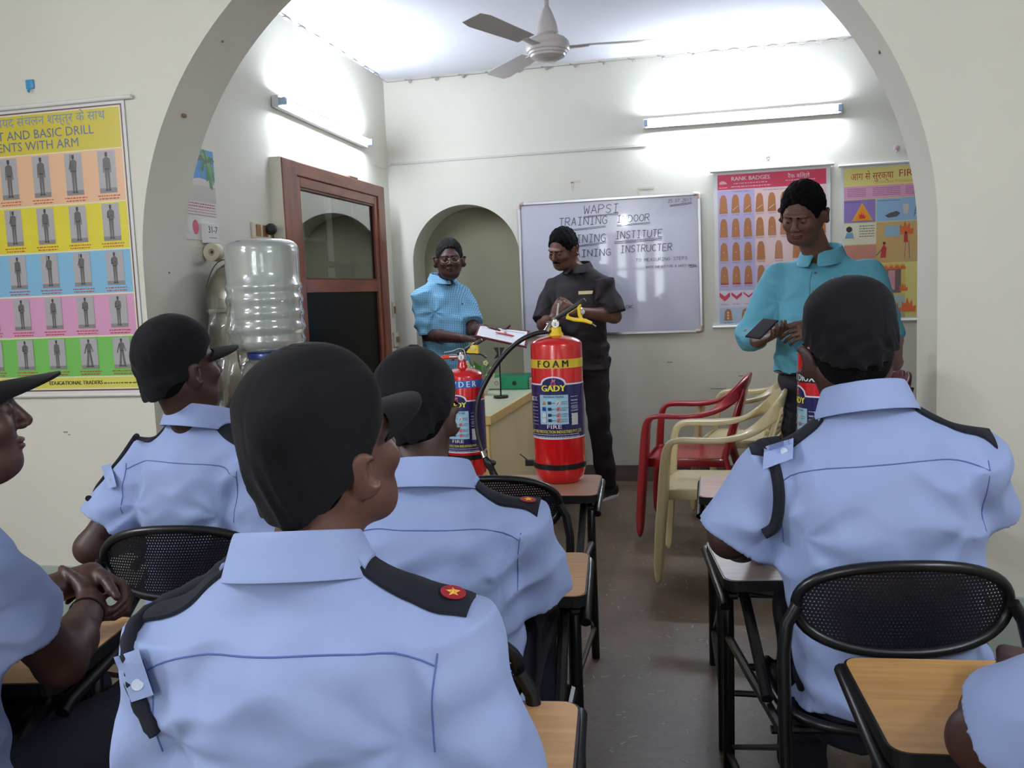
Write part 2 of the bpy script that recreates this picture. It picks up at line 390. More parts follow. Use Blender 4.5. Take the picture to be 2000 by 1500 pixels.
# ---------------------------------------------------------------- ceiling edge garland, conduit
mb = MB()
def scallop(p, q, drop, r):
    p = Vector(p); q = Vector(q); mb.tube([p.lerp(q, t)+Vector((0, 0, drop*4*t*(1-t))) for t in [i/8 for i in range(9)]], [r*.6]+[r]*7+[r*.6], 6)
x = -.02
while x < .88:
    scallop((x, WY-.015, CZ-.035), (x+.115, WY-.015, CZ-.035), .022, .0035); x += .118
for i in range(11):
    x = -1.99+i*.19; mb.ell((x, WY-.02, CZ-.03), (.012, .01, .012), 8, 5); mb.tube([(x-.04, WY-.012, CZ-.012), (x, WY-.018, CZ-.026)], .003, 5)
mb.tube([(WX+.035, 3.5, CZ-.022), (WX+.035, WY-.018, CZ-.022), (3.2, WY-.018, CZ-.022)], .0025, 5)
y = 4.1
while y < 5.9:
    scallop((WX+.03, y, CZ-.02), (WX+.03, y+.12, CZ-.02), .016, .005 if y < 4.8 else .003); y += .185
tag(mb.build('ceiling_garland', mat('garland', (168, 160, 156), .7)), 'thin scalloped grey streamer running along the ceiling edge above the far room', 'garland')
mb = MB(); mb.box((WX+.03, WY-.007, 2.218), (-.40, WY+.002, 2.232)); mb.tube([(WX+.03, WY-.01, 2.225), (WX+.012, WY-.05, 2.19), (WX+.02, WY-.16, 2.175), (WX+.008, WY-.30, 2.19)], .003, 6)
tag(mb.build('cable_conduit', mat('conduit', (206, 204, 194), .5)), 'thin white cable strip running across the back wall to the tube lamps', 'cable')
TS = mat('old_tape', (214, 208, 186), .7)
mb = MB(); mb.box((-.905, WY-.002, 2.015), (-.84, WY, 2.03)); mb.box((-.905, WY-.002, 1.965), (-.89, WY, 2.02)); mb.box((-.47, WY-.002, 1.90), (-.455, WY, 1.96)); mb.box((-.455, WY-.002, 1.945), (-.36, WY, 1.957))
tag(mb.build('tape_remnants', TS, smooth=False), 'yellowed tape remnants on the wall above the whiteboard', 'tape', kind='stuff')

# ---------------------------------------------------------------- tube lamps
def tube_lamp(label, a, b, n):
    a = Vector(a); b = Vector(b); n = Vector(n)
    t = empty('tube_lamp', a.lerp(b, .5)-n*.05, 0, label, 'tube lamp')
    d = (b-a).normalized(); u = Vector((0, 0, 1))
    M = Matrix((d, n, u)).transposed().to_4x4(); M.translation = a.lerp(b, .5); L = (b-a).length/2
    mb = MB(); mb.box((-L-.02, -.055, -.03), (L+.02, -.02, .03), M, bev=.004); mb.build('batten', mat('white_enamel', (225, 228, 230), .4), t, False, world=True)
    for s in (-1, 1): mb = MB(); mb.box((s*L-.012, -.03, -.018), (s*L+.012, .018, .018), M, bev=.003); mb.build('lamp_holder', mat('lamp_holder', (170, 195, 220), .4), t, False, world=True)
    mb = MB(); mb.cyl(M @ Vector((-L+.012, 0, 0)), M @ Vector((L-.012, 0, 0)), .014, 12); mb.build('tube', emis('tube_glow', (228, 238, 255), TUBE_STRENGTH), t, world=True)
    return t
tube_lamp('glowing white tube lamp high on the back wall above the rank badges poster', (-.397, WY-.06, 2.357), (.784, WY-.06, 2.357), (0, -1, 0))
tube_lamp('glowing white tube lamp on the left wall above the glazed wooden door', (WX+.06, 4.36, 2.325), (WX+.06, 5.56, 2.30), (1, 0, 0))

# near room lamps out of view; the side wall tubes are added as fill
for x, y, n, w_ in ((NX0+.06, .3, (1, 0, 0), 'left'), (NX1-.06, .4, (-1, 0, 0), 'right')):
    tube_lamp('added fill light tube on the %s side wall of the near room, out of view' % w_, (x, y-.6, 2.42), (x, y+.6, 2.42), n)
b_ = empty('bulb_lamp', (-1.36, NY0, 2.32), 0, 'round bulb lamp on the rear wall seen only as a bright spot in the whiteboard', 'lamp')
mb = MB(); mb.tube([(0, 0, 0), (0, .10, .02), (0, .16, .05)], .012, 8); mb.build('bracket', mat('white_enamel', (225, 228, 230)), b_)
mb = MB(); mb.ell((0, .2, .07), (.05, .05, .055)); mb.build('bulb', emis('bulb_glow', (235, 242, 255), 500), b_)

# ---------------------------------------------------------------- ceiling fan
fan = empty('ceiling_fan', (-.753, 4.4, CZ), 0, 'white ceiling fan with a round motor hanging from the far room ceiling', 'fan')
FANM = mat('fan_enamel', (214, 206, 204), .35)
mb = MB(); mb.lathe([(.0, 0), (.062, 0), (.062, -.02), (.05, -.07), (.02, -.1), (0.02, -.102)], 24); mb.build('canopy', FANM, fan)
mb = MB(); mb.cyl((0, 0, -.08), (0, 0, -.24), .012, 12); mb.build('downrod', FANM, fan)
mb = MB(); mb.lathe([(.016, -.14), (.03, -.17), (.048, -.22), (.055, -.262), (.04, -.275)], 24); mb.build('lower_canopy', FANM, fan)
mb = MB(); mb.lathe([(.045, -.268), (.06, -.275), (.085, -.285), (.104, -.305), (.108, -.33), (.10, -.345), (.095, -.347), (.092, -.358), (.086, -.36), (.082, -.37), (.05, -.385), (0, -.39)], 36); mb.build('motor', FANM, fan)
for k in range(3):
    a = R(8+120*k); M = Matrix.Rotation(a, 4, 'Z')
    mb = MB(); mb.ribbon([M @ Vector((.09, 0, -.33)), M @ Vector((.20, 0, -.325))], [M @ Vector((0, 1, 0))]*2, [.05, .04], [.006, .006])
    pts = []; ws = []
    for i in range(8): r = .19+.42*i/7; pts.append(M @ Vector((r, 0, -.322))); ws.append(.095+.035*i/7 if i < 7 else .10)
    mb.ribbon(pts, [M @ Vector((0, 1, .18))]*8, ws, [.003]*8); mb.build('blade', FANM, fan)

# ---------------------------------------------------------------- whiteboard
P3 = {}
wb = empty('whiteboard', (-.665, WY, .99), 0, 'large aluminium framed whiteboard with handwritten heading on the back wall', 'whiteboard')
WBX0, WBX1, WBZ0, WBZ1 = -1.275, -.062, .997, 1.905
def board_mat():
    m = mat('board_enamel', (206, 206, 222), .28, coat=.8); m.node_tree.nodes['Principled BSDF'].inputs['Coat Roughness'].default_value = .035; return m
mb = MB(); mb.box((WBX0+.01, WY-.014, WBZ0+.01), (WBX1-.01, WY-.002, WBZ1-.01)); mb.build('board', board_mat(), wb, False, world=True)
mb = MB()
for z in (WBZ0, WBZ1-.02): mb.box((WBX0+.02, WY-.024, z), (WBX1-.02, WY-.001, z+.02), bev=.003)
for x in (WBX0, WBX1-.02): mb.box((x, WY-.024, WBZ0+.02), (x+.02, WY-.001, WBZ1-.02), bev=.003)
mb.build('frame', mat('aluminium', (200, 200, 202), .3, 1), wb, False, world=True)
for x in (WBX0, WBX1):
    for z in (WBZ0, WBZ1):
        mb = MB(); sx = 1 if x < -.5 else -1; sz = 1 if z < 1.4 else -1
        mb.tube([(x+sx*.045, WY-.014, z+sz*.011), (x+sx*.025, WY-.014, z+sz*.011), (x+sx*.013, WY-.014, z+sz*.016), (x+sx*.011, WY-.014, z+sz*.045)], .0135, 8); mb.build('corner_cap', mat('corner_cap', (196, 176, 164), .4), wb, world=True)
P = Print(lambda u, v, h: Vector((u, WY-.0145-h, v)), .0002); P.up()
INK = (72, 70, 92)
def wbx(px, py): q = atY(px, py, WY-.015); return q.x, q.z
def wline(txt, a, b, h, th=.0042, double=True):
    (u0, v0), (u1, v1) = wbx(*a), wbx(*b)
    n = len(txt); 
    P.up()
    handwrite(P, txt, u0, (v0+v1)/2, u1-u0, h, th, INK)
wline('WAPSI', (1140, 419), (1208, 414), .056)
wline('TRAINING', (1092, 444), (1185, 435), .052); wline('INDOOR', (1205, 434), (1268, 432), .045)
wline('TRAINING', (1091, 478), (1182, 470), .052); wline('INSTITUTE', (1202, 468), (1293, 461), .048)
wline('TRAINING', (1100, 505), (1192, 497), .045); wline('INSTRUCTER', (1212, 497), (1312, 486), .046)
wline('TO MEASURING STEPS', (1242, 513), (1342, 505), .020, .0022)
wline('BASIC SUBJECT FIRE & SAFETY DRILL', (1262, 527), (1360, 516), .013, .0018); wline('DEMO', (1345, 521), (1360, 519), .010, .0016)
wline('25.07.2017', (1305, 397), (1350, 392), .020, .0022); wline('OK', (1222, 604), (1236, 601), .022, .003)
for a, b, d in [((1140, 423), (1208, 416), 1), ((1120, 448), (1183, 441), 1), ((1205, 440), (1270, 434), 1), ((1110, 483), (1184, 472), 1), ((1200, 472), (1293, 464), 2), ((1308, 401), (1351, 395), 1), ((1347, 523), (1361, 520), 0)]:
    (u0, v0), (u1, v1) = wbx(*a), wbx(*b)
    for k in range(1+d):
        q = [(u0+(u1-u0)*i/14, v0+(v1-v0)*i/14-.007*k+random.uniform(-.0015, .0015)) for i in range(15)]; P.line(q, .003, INK)
PRINT = mat('printed_colour', (255, 255, 255), .5, attr=True); INKM = mat('ink', (255, 255, 255), .4, attr=True)
P.build('handwriting', INKM, wb, world=True)
mb = MB(); mb.box((-1.115, WY-.07, WBZ0-.075), (-1.0, WY-.024, WBZ0-.015), bev=.006); mb.box((-1.09, WY-.071, WBZ0-.07), (-1.07, WY-.0705, WBZ0-.03))
tag(mb.build('duster_box', mat('grey_plastic', (190, 190, 190), .5), smooth=False), 'small grey box hanging on the lower edge of the whiteboard', 'box')

# ---------------------------------------------------------------- wall posters
GLOSSP = mat('laminated_print', (255, 255, 255), .35, attr=True, coat=.35)
RODM = mat('poster_rod', (232, 230, 224), .35)
def tomb(P, u, v, w, h, col):
    P.poly([(u-w/2, v), (u+w/2, v), (u+w*.40, v+h*.78), (u+w*.22, v+h*.97), (u, v+h), (u-w*.22, v+h*.97), (u-w*.40, v+h*.78)], col)
def poster(label, x0, x1, z0, z1, Y, group=None, tilt=0, rodx=.02):
    t = empty('wall_chart', ((x0+x1)/2, Y, z1), 0, label, 'poster', group)
    mb = MB(); mb.box((x0, Y-.006, z0), (x1, Y-.004, z1)); mb.build('sheet', mat('poster_paper', (225, 225, 222), .4, coat=.3), t, False, world=True)
    for z in (z0-.008, z1+.008):
        mb = MB(); mb.cyl((x0-rodx, Y-.012, z), (x1+rodx, Y-.012, z), .009, 10); mb.build('rod', RODM, t, world=True)
    return t
# rank badges chart
t = poster('red headed wall chart of brown shoulder rank badges behind the man with the phone', .02, .735, 1.035, 2.018, WY)
P = Print(lambda u, v, h: Vector((.045+u, WY-.0062-h, 1.047+v)), .0002); W_, H_ = .665, .955
P.rect(0, 0, W_, H_, (222, 214, 226)); P.up(); P.rect(0, H_-.095, W_, H_, (214, 62, 92))
P.rect(0, .215, W_*.345, H_-.1, (190, 178, 214)); P.rect(W_*.345, .37, W_, H_-.1, (232, 200, 196)); P.rect(W_*.0, .12, W_, .36, (206, 190, 216)) if 0 else None
P.rect(W_*.345, .215, W_, .37, (206, 190, 222)); P.rect(0, .0, W_, .105, (178, 200, 220)); P.up()
P.text('RANK BADGES', .205, H_-.030, .036, (240, 220, 228), bold=.006); P.scrib(.10, H_-.062, .31, .010, (236, 190, 200)); P.scrib(.085, H_-.082, .33, .010, (236, 190, 200))
P.text('रैंक बिल्ले', .50, H_-.035, .036, (240, 220, 228)); P.scrib(.42, H_-.062, .60, .009, (236, 190, 200)); P.poly([(.01, H_-.06), (.06, H_-.06), (.05, H_-.045), (.03, H_-.038), (.015, H_-.045)], (236, 190, 200)); P.scrib(.01, H_-.085, .06, .008, (236, 190, 200))
P.scrib(.09, H_-.112, .2, .006, (130, 120, 140)); P.scrib(.28, H_-.112, .5, .006, (130, 120, 140))
BR = (176, 112, 66)
for r in range(4):
    v = H_-.245-r*.152
    for c in range(9 if r < 2 else 8):
        u = .035+c*.075
        if r >= 2 and c >= 3: u = .035+.23+(c-3)*.11
        if u > W_-.03: continue
        tomb(P, u, v, .052, .118, BR); P.scrib(u-.022, v-.014, u+.024, .006, (140, 130, 150))
P.up()
for r in range(4):
    v = H_-.245-r*.152
    for c in range(8 if r < 2 else 3):
        u = .035+c*.075
        if r == 0 and c >= 1: P.line([(u-.018, v+.018), (u+.016, v+.044)], .0025, (235, 230, 225))
        if r == 3: P.rect(u-.025, v, u+.025, v+.009, (160, 40, 60))
        if r > 0: P.disc(u, v+.055, .004, (200, 180, 130))
for c in range(5):
    u = .035+c*.075; P.poly([(u-.033, .205), (u, .178), (u+.033, .205), (u+.033, .195-.012*(2-min(c, 2))*.8), (u, .165-.012*(2-min(c, 2))*.8), (u-.033, .195-.012*(2-min(c, 2))*.8)], (200, 50, 80)); P.scrib(u-.025, .125, u+.02, .006, (140, 120, 150))
for c in range(6):
    u = .055+c*.11; tomb(P, u, .022, .052, .075, BR); P.scrib(u-.03, .006, u+.03, .006, (90, 90, 110))
P.up()
for c in range(6):
    for k in range(3): P.disc(.055+c*.11, .036+k*.018, .0068, (214, 205, 196))
P.build('chart_print', GLOSSP, t, world=True)
# fire safety chart
t = poster('yellow headed fire safety chart right of the rank badges chart', .80, 1.78, 1.045, 2.0, WY, rodx=.018)
P = Print(lambda u, v, h: Vector((.815+u, WY-.0062-h, 1.055+v)), .0002); W_, H_ = .95, .935
P.rect(0, 0, W_, H_, (228, 214, 130)); P.up()
P.text('आग से सुरक्षा', .165, H_-.055, .060, (176, 66, 44), width=.25); P.text('FIRE SAFETY', .318, H_-.048, .062, (176, 62, 44), 'LEFT', bold=0)
P.text('Causes and Prevention for various agencies', .40, H_-.092, .026, (214, 160, 60))
P.rect(.0, H_-.19, W_, H_-.112, (224, 160, 190)); P.rect(.0, H_-.335, .185, H_-.195, (146, 122, 186)); P.rect(.19, H_-.335, .70, H_-.195, (150, 186, 216))
P.rect(.0, H_-.47, .19, H_-.34, (232, 226, 196)); P.rect(.19, H_-.59, .55, H_-.34, (208, 172, 112)); P.rect(0, H_-.60, .19, H_-.475, (206, 140, 120))
P.rect(0, H_-.78, .19, H_-.605, (226, 200, 120)); P.rect(.195, H_-.80, .36, H_-.60, (224, 196, 110)); P.rect(0, 0, .36, .135, (196, 170, 110)); P.rect(.2, .02, .36, .14, (170, 186, 180))
P.rect(.56, 0, .93, H_-.34, (214, 190, 130)); P.up()
for k in range(5):
    P.scrib(.02, H_-.13-k*.011, .13, .005, (120, 70, 110)); P.scrib(.17, H_-.13-k*.011, .33, .005, (120, 70, 110)); P.scrib(.36, H_-.13-k*.011, .52, .005, (120, 70, 110))
    P.scrib(.09, H_-.36-k*.016, .18, .007, (70, 66, 60)); P.scrib(.02, H_-.64-k*.02, .16, .007, (90, 80, 60)); P.scrib(.6, H_-.4-k*.05, .85, .008, (90, 80, 60))
P.scrib(.005, H_-.21, .10, .005, (60, 50, 90)); P.scrib(.2, H_-.21, .33, .005, (60, 70, 100))
P.poly([(.045, H_-.325), (.17, H_-.325), (.108, H_-.215)], (232, 168, 40)); P.poly([(.24, H_-.30), (.27, H_-.285), (.31, H_-.275), (.33, H_-.29), (.31, H_-.31), (.26, H_-.315)], (84, 88, 92))
P.poly([(.35, H_-.295), (.375, H_-.295), (.38, H_-.235), (.345, H_-.235)], (206, 198, 186)); P.line([(.41, H_-.31), (.43, H_-.205)], .004, (90, 90, 100)); P.line([(.47, H_-.31), (.45, H_-.205)], .004, (90, 90, 100))
for k in range(6): P.line([(.413+k*.003, H_-.295+k*.016), (.467-k*.003, H_-.295+k*.016)], .003, (90, 90, 100))
P.disc(.03, H_-.375, .018, (60, 44, 38)); P.poly([(.005, H_-.43), (.06, H_-.43), (.05, H_-.395), (.015, H_-.395)], (120, 160, 190))
P.rect(.24, H_-.43, .33, H_-.365, (150, 186, 200)); FL = (224, 110, 50)
def flame(u, v, s, c1=FL):
    P.poly([(u-s*.5, v), (u+s*.5, v), (u+s*.55, v+s*.5), (u+s*.3, v+s*.4), (u+s*.25, v+s*.95), (u+s*.05, v+s*.6), (u-s*.1, v+s*1.1), (u-s*.25, v+s*.6), (u-s*.5, v+s*.8)], c1)
flame(.365, H_-.42, .075); flame(.38, .035, .08); flame(.108, H_-.315, .045, (220, 80, 40)); flame(.30, .03, .07)
P.poly([(.215, H_-.56), (.245, H_-.56), (.25, H_-.50), (.235, H_-.475), (.22, H_-.50)], (190, 50, 48)); P.disc(.237, H_-.47, .009, (70, 50, 40)); P.line([(.22, H_-.51), (.19, H_-.545)], .004, (60, 50, 50))
P.poly([(.35, H_-.47), (.375, H_-.47), (.372, H_-.42), (.352, H_-.42)], (190, 50, 48)); P.disc(.362, H_-.412, .008, (70, 50, 40)); P.line([(.355, H_-.57), (.362, H_-.46)], .003, (110, 100, 90)); P.line([(.385, H_-.57), (.38, H_-.46)], .003, (110, 100, 90))
P.rect(.225, H_-.78, .335, H_-.63, (120, 100, 92)); P.rect(.26, H_-.76, .30, H_-.64, (214, 150, 160))
for k in range(5): flame(.215+k*.033, H_-.635, .03)
flame(.21, H_-.77, .045); flame(.35, H_-.77, .045); P.poly([(.03, .04), (.16, .04), (.15, .09), (.05, .10)], (224, 110, 60)); P.line([(.2, .10), (.24, .11)], .01, (80, 120, 60))
P.up(); P.poly([(.065, H_-.318), (.15, H_-.318), (.108, H_-.24)], (240, 140, 40)); flame(.108, H_-.312, .035, (214, 60, 34))
P.line([(.145, H_-.605-.10), (.185, H_-.605-.10), (.185, H_-.605), (.145, H_-.605)], .006, (190, 60, 50))
P.build('chart_print', GLOSSP, t, world=True)
# drill chart on the arch wall
PX1, PX0, PZ0, PZ1 = -2.213, -3.45, .965, 2.105
t = poster('large glossy drill chart with five coloured bands of guard photographs, left of the arch', PX0, PX1, PZ0, PZ1, YFR, rodx=.04)
P = Print(lambda u, v, h: Vector((PX1-.012-u, YFR-.0062-h, PZ0+.008+v)), .0002)
def PR(u0, v0, u1, v1, c): P.rect(u1, v0, u0, v1, c)
Wd, Hd = 1.20, 1.12
PR(0, 0, Wd, Hd, (110, 70, 80)); P.up(); PR(.006, .006, Wd-.006, Hd-.006, (232, 226, 190)); P.up()
PR(.012, .012, Wd-.012, .055, (222, 214, 96)); PR(.012, .955, Wd-.012, Hd-.012, (214, 196, 60))
bands = [(.742, .95, (238, 190, 150)), (.545, .736, (230, 214, 56)), (.372-.02, .539, (134, 190, 222)), (.205-.02, .346, (222, 160, 196)), (.060, .18, (120, 194, 92))]
bands = [(.752, .950, (238, 190, 150)), (.566, .746, (230, 214, 56)), (.392, .560, (134, 190, 222)), (.224, .386, (222, 160, 196)), (.060, .218, (120, 194, 92))]
for a, b, c in bands: PR(.012, a, Wd-.012, b, c)
P.up()
vs_, fs_ = None, None
P.fn = lambda u, v, h: Vector((PX1-.012+u, YFR-.0062-h, PZ0+.008+v))
BLU = (86, 104, 150)
P.text('बुनियादी कवायद संचलन शस्त्र के साथ', -.075, 1.082, .050, (120, 140, 180), 'RIGHT')
P.text('OUT AND BASIC DRILL', -.13, 1.030, .050, BLU, 'RIGHT'); P.text('MOVEMENTS WITH ARM', -.20, .985, .050, BLU, 'RIGHT')
P.text('EDUCATIONAL TRADERS', -.185, .033, .022, (60, 60, 40), 'RIGHT', bold=.02); P.scrib(-.18, .028, -.02, .008, (90, 90, 50)); P.scrib(-.40, .028, -.36, .008, (90, 90, 50))
def guard(u, v, w, h, pose):
    G = (104, 100, 98); DK = (66, 62, 62)
    P.rect(u-w/2, v, u+w/2, v+h, (178, 174, 176)); P.rect(u-w/2, v, u+w/2, v+h*.12, (140, 134, 132))
    k = h; h_0 = P.h
    P.h += P.dh*.5
    P.disc(u, v+k*.90, k*.038, DK, k*.05); P.poly([(u-k*.045, v+k*.93), (u+k*.045, v+k*.93), (u+k*.03, v+k*.965), (u-k*.03, v+k*.965)], DK)
    P.poly([(u-k*.10, v+k*.80), (u-k*.03, v+k*.85), (u+k*.03, v+k*.85), (u+k*.10, v+k*.80), (u+k*.075, v+k*.58), (u+k*.07, v+k*.50), (u-k*.07, v+k*.50), (u-k*.075, v+k*.58)], G)
    sp = .03 if pose != 2 else .10
    P.poly([(u-k*.07, v+k*.52), (u, v+k*.52), (u-k*sp*.4, v+k*.08), (u-k*(sp+.03), v+k*.08)], G); P.poly([(u, v+k*.52), (u+k*.07, v+k*.52), (u+k*(sp+.03), v+k*.08), (u+k*sp*.4, v+k*.08)], G)
    P.poly([(u-k*(sp+.06), v+k*.05), (u-k*.005, v+k*.05), (u-k*.01, v+k*.09), (u-k*(sp+.03), v+k*.09)], DK); P.poly([(u+k*.005, v+k*.05), (u+k*(sp+.06), v+k*.05), (u+k*(sp+.03), v+k*.09), (u+k*.01, v+k*.09)], DK)
    P.rect(u-k*.074, v+k*.555, u+k*.074, v+k*.585, DK)
    if pose == 0: P.poly([(u-k*.10, v+k*.79), (u-k*.07, v+k*.79), (u-k*.085, v+k*.48), (u-k*.115, v+k*.48)], G); P.poly([(u+k*.07, v+k*.79), (u+k*.10, v+k*.79), (u+k*.115, v+k*.48), (u+k*.085, v+k*.48)], G)
    elif pose == 1: P.line([(u-k*.09, v+k*.78), (u-k*.10, v+k*.62), (u+k*.04, v+k*.68)], k*.035, DK); P.line([(u+k*.09, v+k*.78), (u+k*.09, v+k*.60), (u-k*.03, v+k*.66)], k*.035, G)
    elif pose == 2: P.line([(u-k*.08, v+k*.78), (u-k*.17, v+k*.50)], k*.035, DK); P.line([(u+k*.08, v+k*.78), (u+k*.15, v+k*.55)], k*.035, G)
    elif pose == 3: P.line([(u-k*.08, v+k*.78), (u-k*.13, v+k*.62), (u-k*.08, v+k*.74)], k*.03, G); P.line([(u-k*.09, v+k*.55), (u-k*.07, v+k*.98)], k*.02, DK)
    P.h = h_0
pose_rows = [[0, 3, 0, 0, 0, 0, 0], [1, 0, 0, 3, 0, 1, 0], [1, 3, 3, 0, 1, 0, 0], [1, 1, 0, 1, 0, 0, 1], [2, 2, 0, 1, 0, 2, 0]]
for (a, b, c), pr in zip(bands, pose_rows):
    for k in range(7):
        u = -.085-k*.150; hh = (b-a)-.035
        guard(u, a+.030, .078, hh, pr[k]); P.scrib(u-.05, a+.017, u+.05, .007, (190, 80, 60)); P.scrib(u-.045, a+.006, u+.045, .007, (190, 80, 60))
P.build('chart_print', GLOSSP, t, world=True)
# hooks / stickers
def hook(label, p, n, col, sz=.018):
    mb = MB(); p = Vector(p); n = Vector(n)
    mb.box((p.x-sz, p.y-.008, p.z-sz), (p.x+sz, p.y, p.z+sz), bev=.003); mb.tube([p+Vector((0, -.008, -sz)), p+Vector((0, -.014, -sz-.015)), p+Vector((0, -.02, -sz-.008))], .003, 6)
    tag(mb.build('wall_hook', mat('hook_'+str(col[0]), col, .4)), label, 'hook')
hook('blue adhesive wall hook above the drill chart', (-2.627, YFR, 2.199), (0, -1, 0), (70, 150, 205)); hook('pale pink wall hook above the rank badges chart', (.36, WY, 2.102), (0, -1, 0), (214, 190, 196), .012); hook('pink wall hook above the fire safety chart', (1.12, WY, 2.098), (0, -1, 0), (214, 130, 150), .014)

# ================================================================ glazed door in the left wall
def thin_glass(name, tint, gl=.12, milky=0., rough=.03):
    if name in MATS: return MATS[name]
    m = bpy.data.materials.new(name); m.use_nodes = True; nt = m.node_tree; N = nt.nodes; L = nt.links
    for n in list(N):
        if n.type != 'OUTPUT_MATERIAL': N.remove(n)
    out = [n for n in N if n.type == 'OUTPUT_MATERIAL'][0]
    t = N.new('ShaderNodeBsdfTransparent'); t.inputs[0].default_value = rgb(tint)
    g = N.new('ShaderNodeBsdfGlossy'); g.inputs['Roughness'].default_value = rough; g.inputs[0].default_value = (1, 1, 1, 1)
    lw = N.new('ShaderNodeLayerWeight'); lw.inputs[0].default_value = .35
    mr = N.new('ShaderNodeMapRange'); mr.inputs[3].default_value = gl*.5; mr.inputs[4].default_value = min(1, gl*4); L.new(lw.outputs['Facing'], mr.inputs[0])
    base = t.outputs[0]
    if milky:
        d = N.new('ShaderNodeBsdfDiffuse'); d.inputs[0].default_value = rgb((226, 232, 226))
        tr = N.new('ShaderNodeBsdfTranslucent'); tr.inputs[0].default_value = rgb((226, 232, 226))
        m1 = N.new('ShaderNodeMixShader'); L.new(d.outputs[0], m1.inputs[1]); L.new(tr.outputs[0], m1.inputs[2])
        m2 = N.new('ShaderNodeMixShader'); m2.inputs[0].default_value = milky; L.new(t.outputs[0], m2.inputs[1]); L.new(m1.outputs[0], m2.inputs[2]); base = m2.outputs[0]
    mx = N.new('ShaderNodeMixShader'); L.new(mr.outputs[0], mx.inputs[0]); L.new(base, mx.inputs[1]); L.new(g.outputs[0], mx.inputs[2]); L.new(mx.outputs[0], out.inputs[0])
    MATS[name] = m; return m
WOOD = mat('door_wood', (142, 74, 50), .38, var=.45, vscale=3, stretch=(6, 6, 1.2), coat=.25, bump=.05, bscale=20)
WOODH = mat('door_wood_rail', (142, 74, 50), .38, var=.45, vscale=3, stretch=(6, 1.2, 6), coat=.25, bump=.05, bscale=20)
door = empty('door_1', (WX, 5.0, 0)); tag(door, kind='structure')
XF = WX+.07; YL, YR, ZT_ = 4.28, 5.75, 2.037
mb = MB(); mb.box((WX, YL, 0), (XF-.006, YL+.06, ZT_)); mb.box((WX, YR-.06, 0), (XF-.006, YR, ZT_)); mb.box((WX, YL+.06, ZT_-.06), (XF-.006, YR-.06, ZT_)); mb.build('casing', WALL, door, False, world=True)
G0, G1, GZ0, GZ1, LZ = 4.50, 5.58, 1.417, 1.907, 1.345
mb = MB()
mb.box((XF-.03, YL+.004, 0), (XF, G0-.05, ZT_-.002), bev=.004); mb.box((XF-.03, G1+.05, 0), (XF, YR-.004, ZT_-.002), bev=.004)
mb.build('door_frame', WOOD, door, False, world=True)
mb = MB(); mb.box((XF-.03, YL+.16, GZ1+.055), (XF, YR-.11, ZT_-.003), bev=.004); mb.box((XF-.026, YL+.9, ZT_), (XF-.002, YR-.45, ZT_+.008))
mb.build('head_rail', WOODH, door, False, world=True)
mb = MB()
mb.box((XF-.045, G0-.05, 0), (XF-.010, G0, GZ1+.055), bev=.004); mb.box((XF-.045, G1, 0), (XF-.010, G1+.05, GZ1+.055), bev=.004)
mb.build('leaf_stile', WOOD, door, False, world=True)
mb = MB(); mb.box((XF-.045, G0, GZ1), (XF-.010, G1, GZ1+.055), bev=.004); mb.box((XF-.045, G0, LZ), (XF-.010, G1, GZ0), bev=.004); mb.box((XF-.045, G0, 0), (XF-.010, G1, .12), bev=.004)
mb.build('leaf_rail', WOODH, door, False, world=True)
mb = MB()
for a, b, c, d in ((G0, G0+.012, GZ0, GZ1), (G1-.012, G1, GZ0, GZ1), (G0, G1, GZ1-.012, GZ1), (G0, G1, GZ0, GZ0+.012)): mb.box((XF-.028, a, c), (XF-.016, b, d), bev=.002)
mb.build('glazing_bead', mat('dark_bead', (96, 46, 34), .4), door, False, world=True)
mb = MB(); mb.box((XF-.034, G0, GZ0), (XF-.030, G1, GZ1)); mb.build('glass_pane', thin_glass('door_glass', (205, 210, 204), .15), door, False, world=True)
mb = MB(); mb.box((XF-.034, G0, .12), (XF-.028, G1, LZ)); mb.build('dark_panel', mat('black_glass', (9, 9, 12), .35, spec=.15), door, False, world=True)
# the cabinet room seen through the pane
CAB = mat('cabinet_paint', (150, 150, 142), .7); REFL_ARCH = mat('arch_reflection_dark', (96, 96, 90), .8)
mb = MB(); xa, xb = -2.95, WX-.12
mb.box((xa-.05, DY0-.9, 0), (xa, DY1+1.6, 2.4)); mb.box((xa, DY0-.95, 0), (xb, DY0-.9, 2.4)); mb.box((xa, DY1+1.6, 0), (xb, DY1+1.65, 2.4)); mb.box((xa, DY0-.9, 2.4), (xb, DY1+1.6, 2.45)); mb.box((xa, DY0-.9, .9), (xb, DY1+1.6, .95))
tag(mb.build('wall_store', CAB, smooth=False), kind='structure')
mb = MB()
ya, za = atX(592, 520, -2.85).y, 1.2
arc = [(5.75-.62*math.cos(PI*i/24), 1.45+.38*math.sin(PI*i/24)) for i in range(25)]
arc = [(5.13, .96)]+arc+[(6.37, .96)]
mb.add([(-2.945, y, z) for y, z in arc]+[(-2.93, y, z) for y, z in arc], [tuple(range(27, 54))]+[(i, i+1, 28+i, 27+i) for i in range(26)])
tag(mb.build('wall_arch_reflection', REFL_ARCH, smooth=False), kind='structure')  # flat dark arch standing in for the arch mirrored in the door glass
SHW = mat('shelf_white', (214, 214, 208), .5)
sh = empty('wall_shelf', (-2.5, 5.3, 1.0), 0, 'white shelves with upright dividers seen through the door pane', 'shelf')
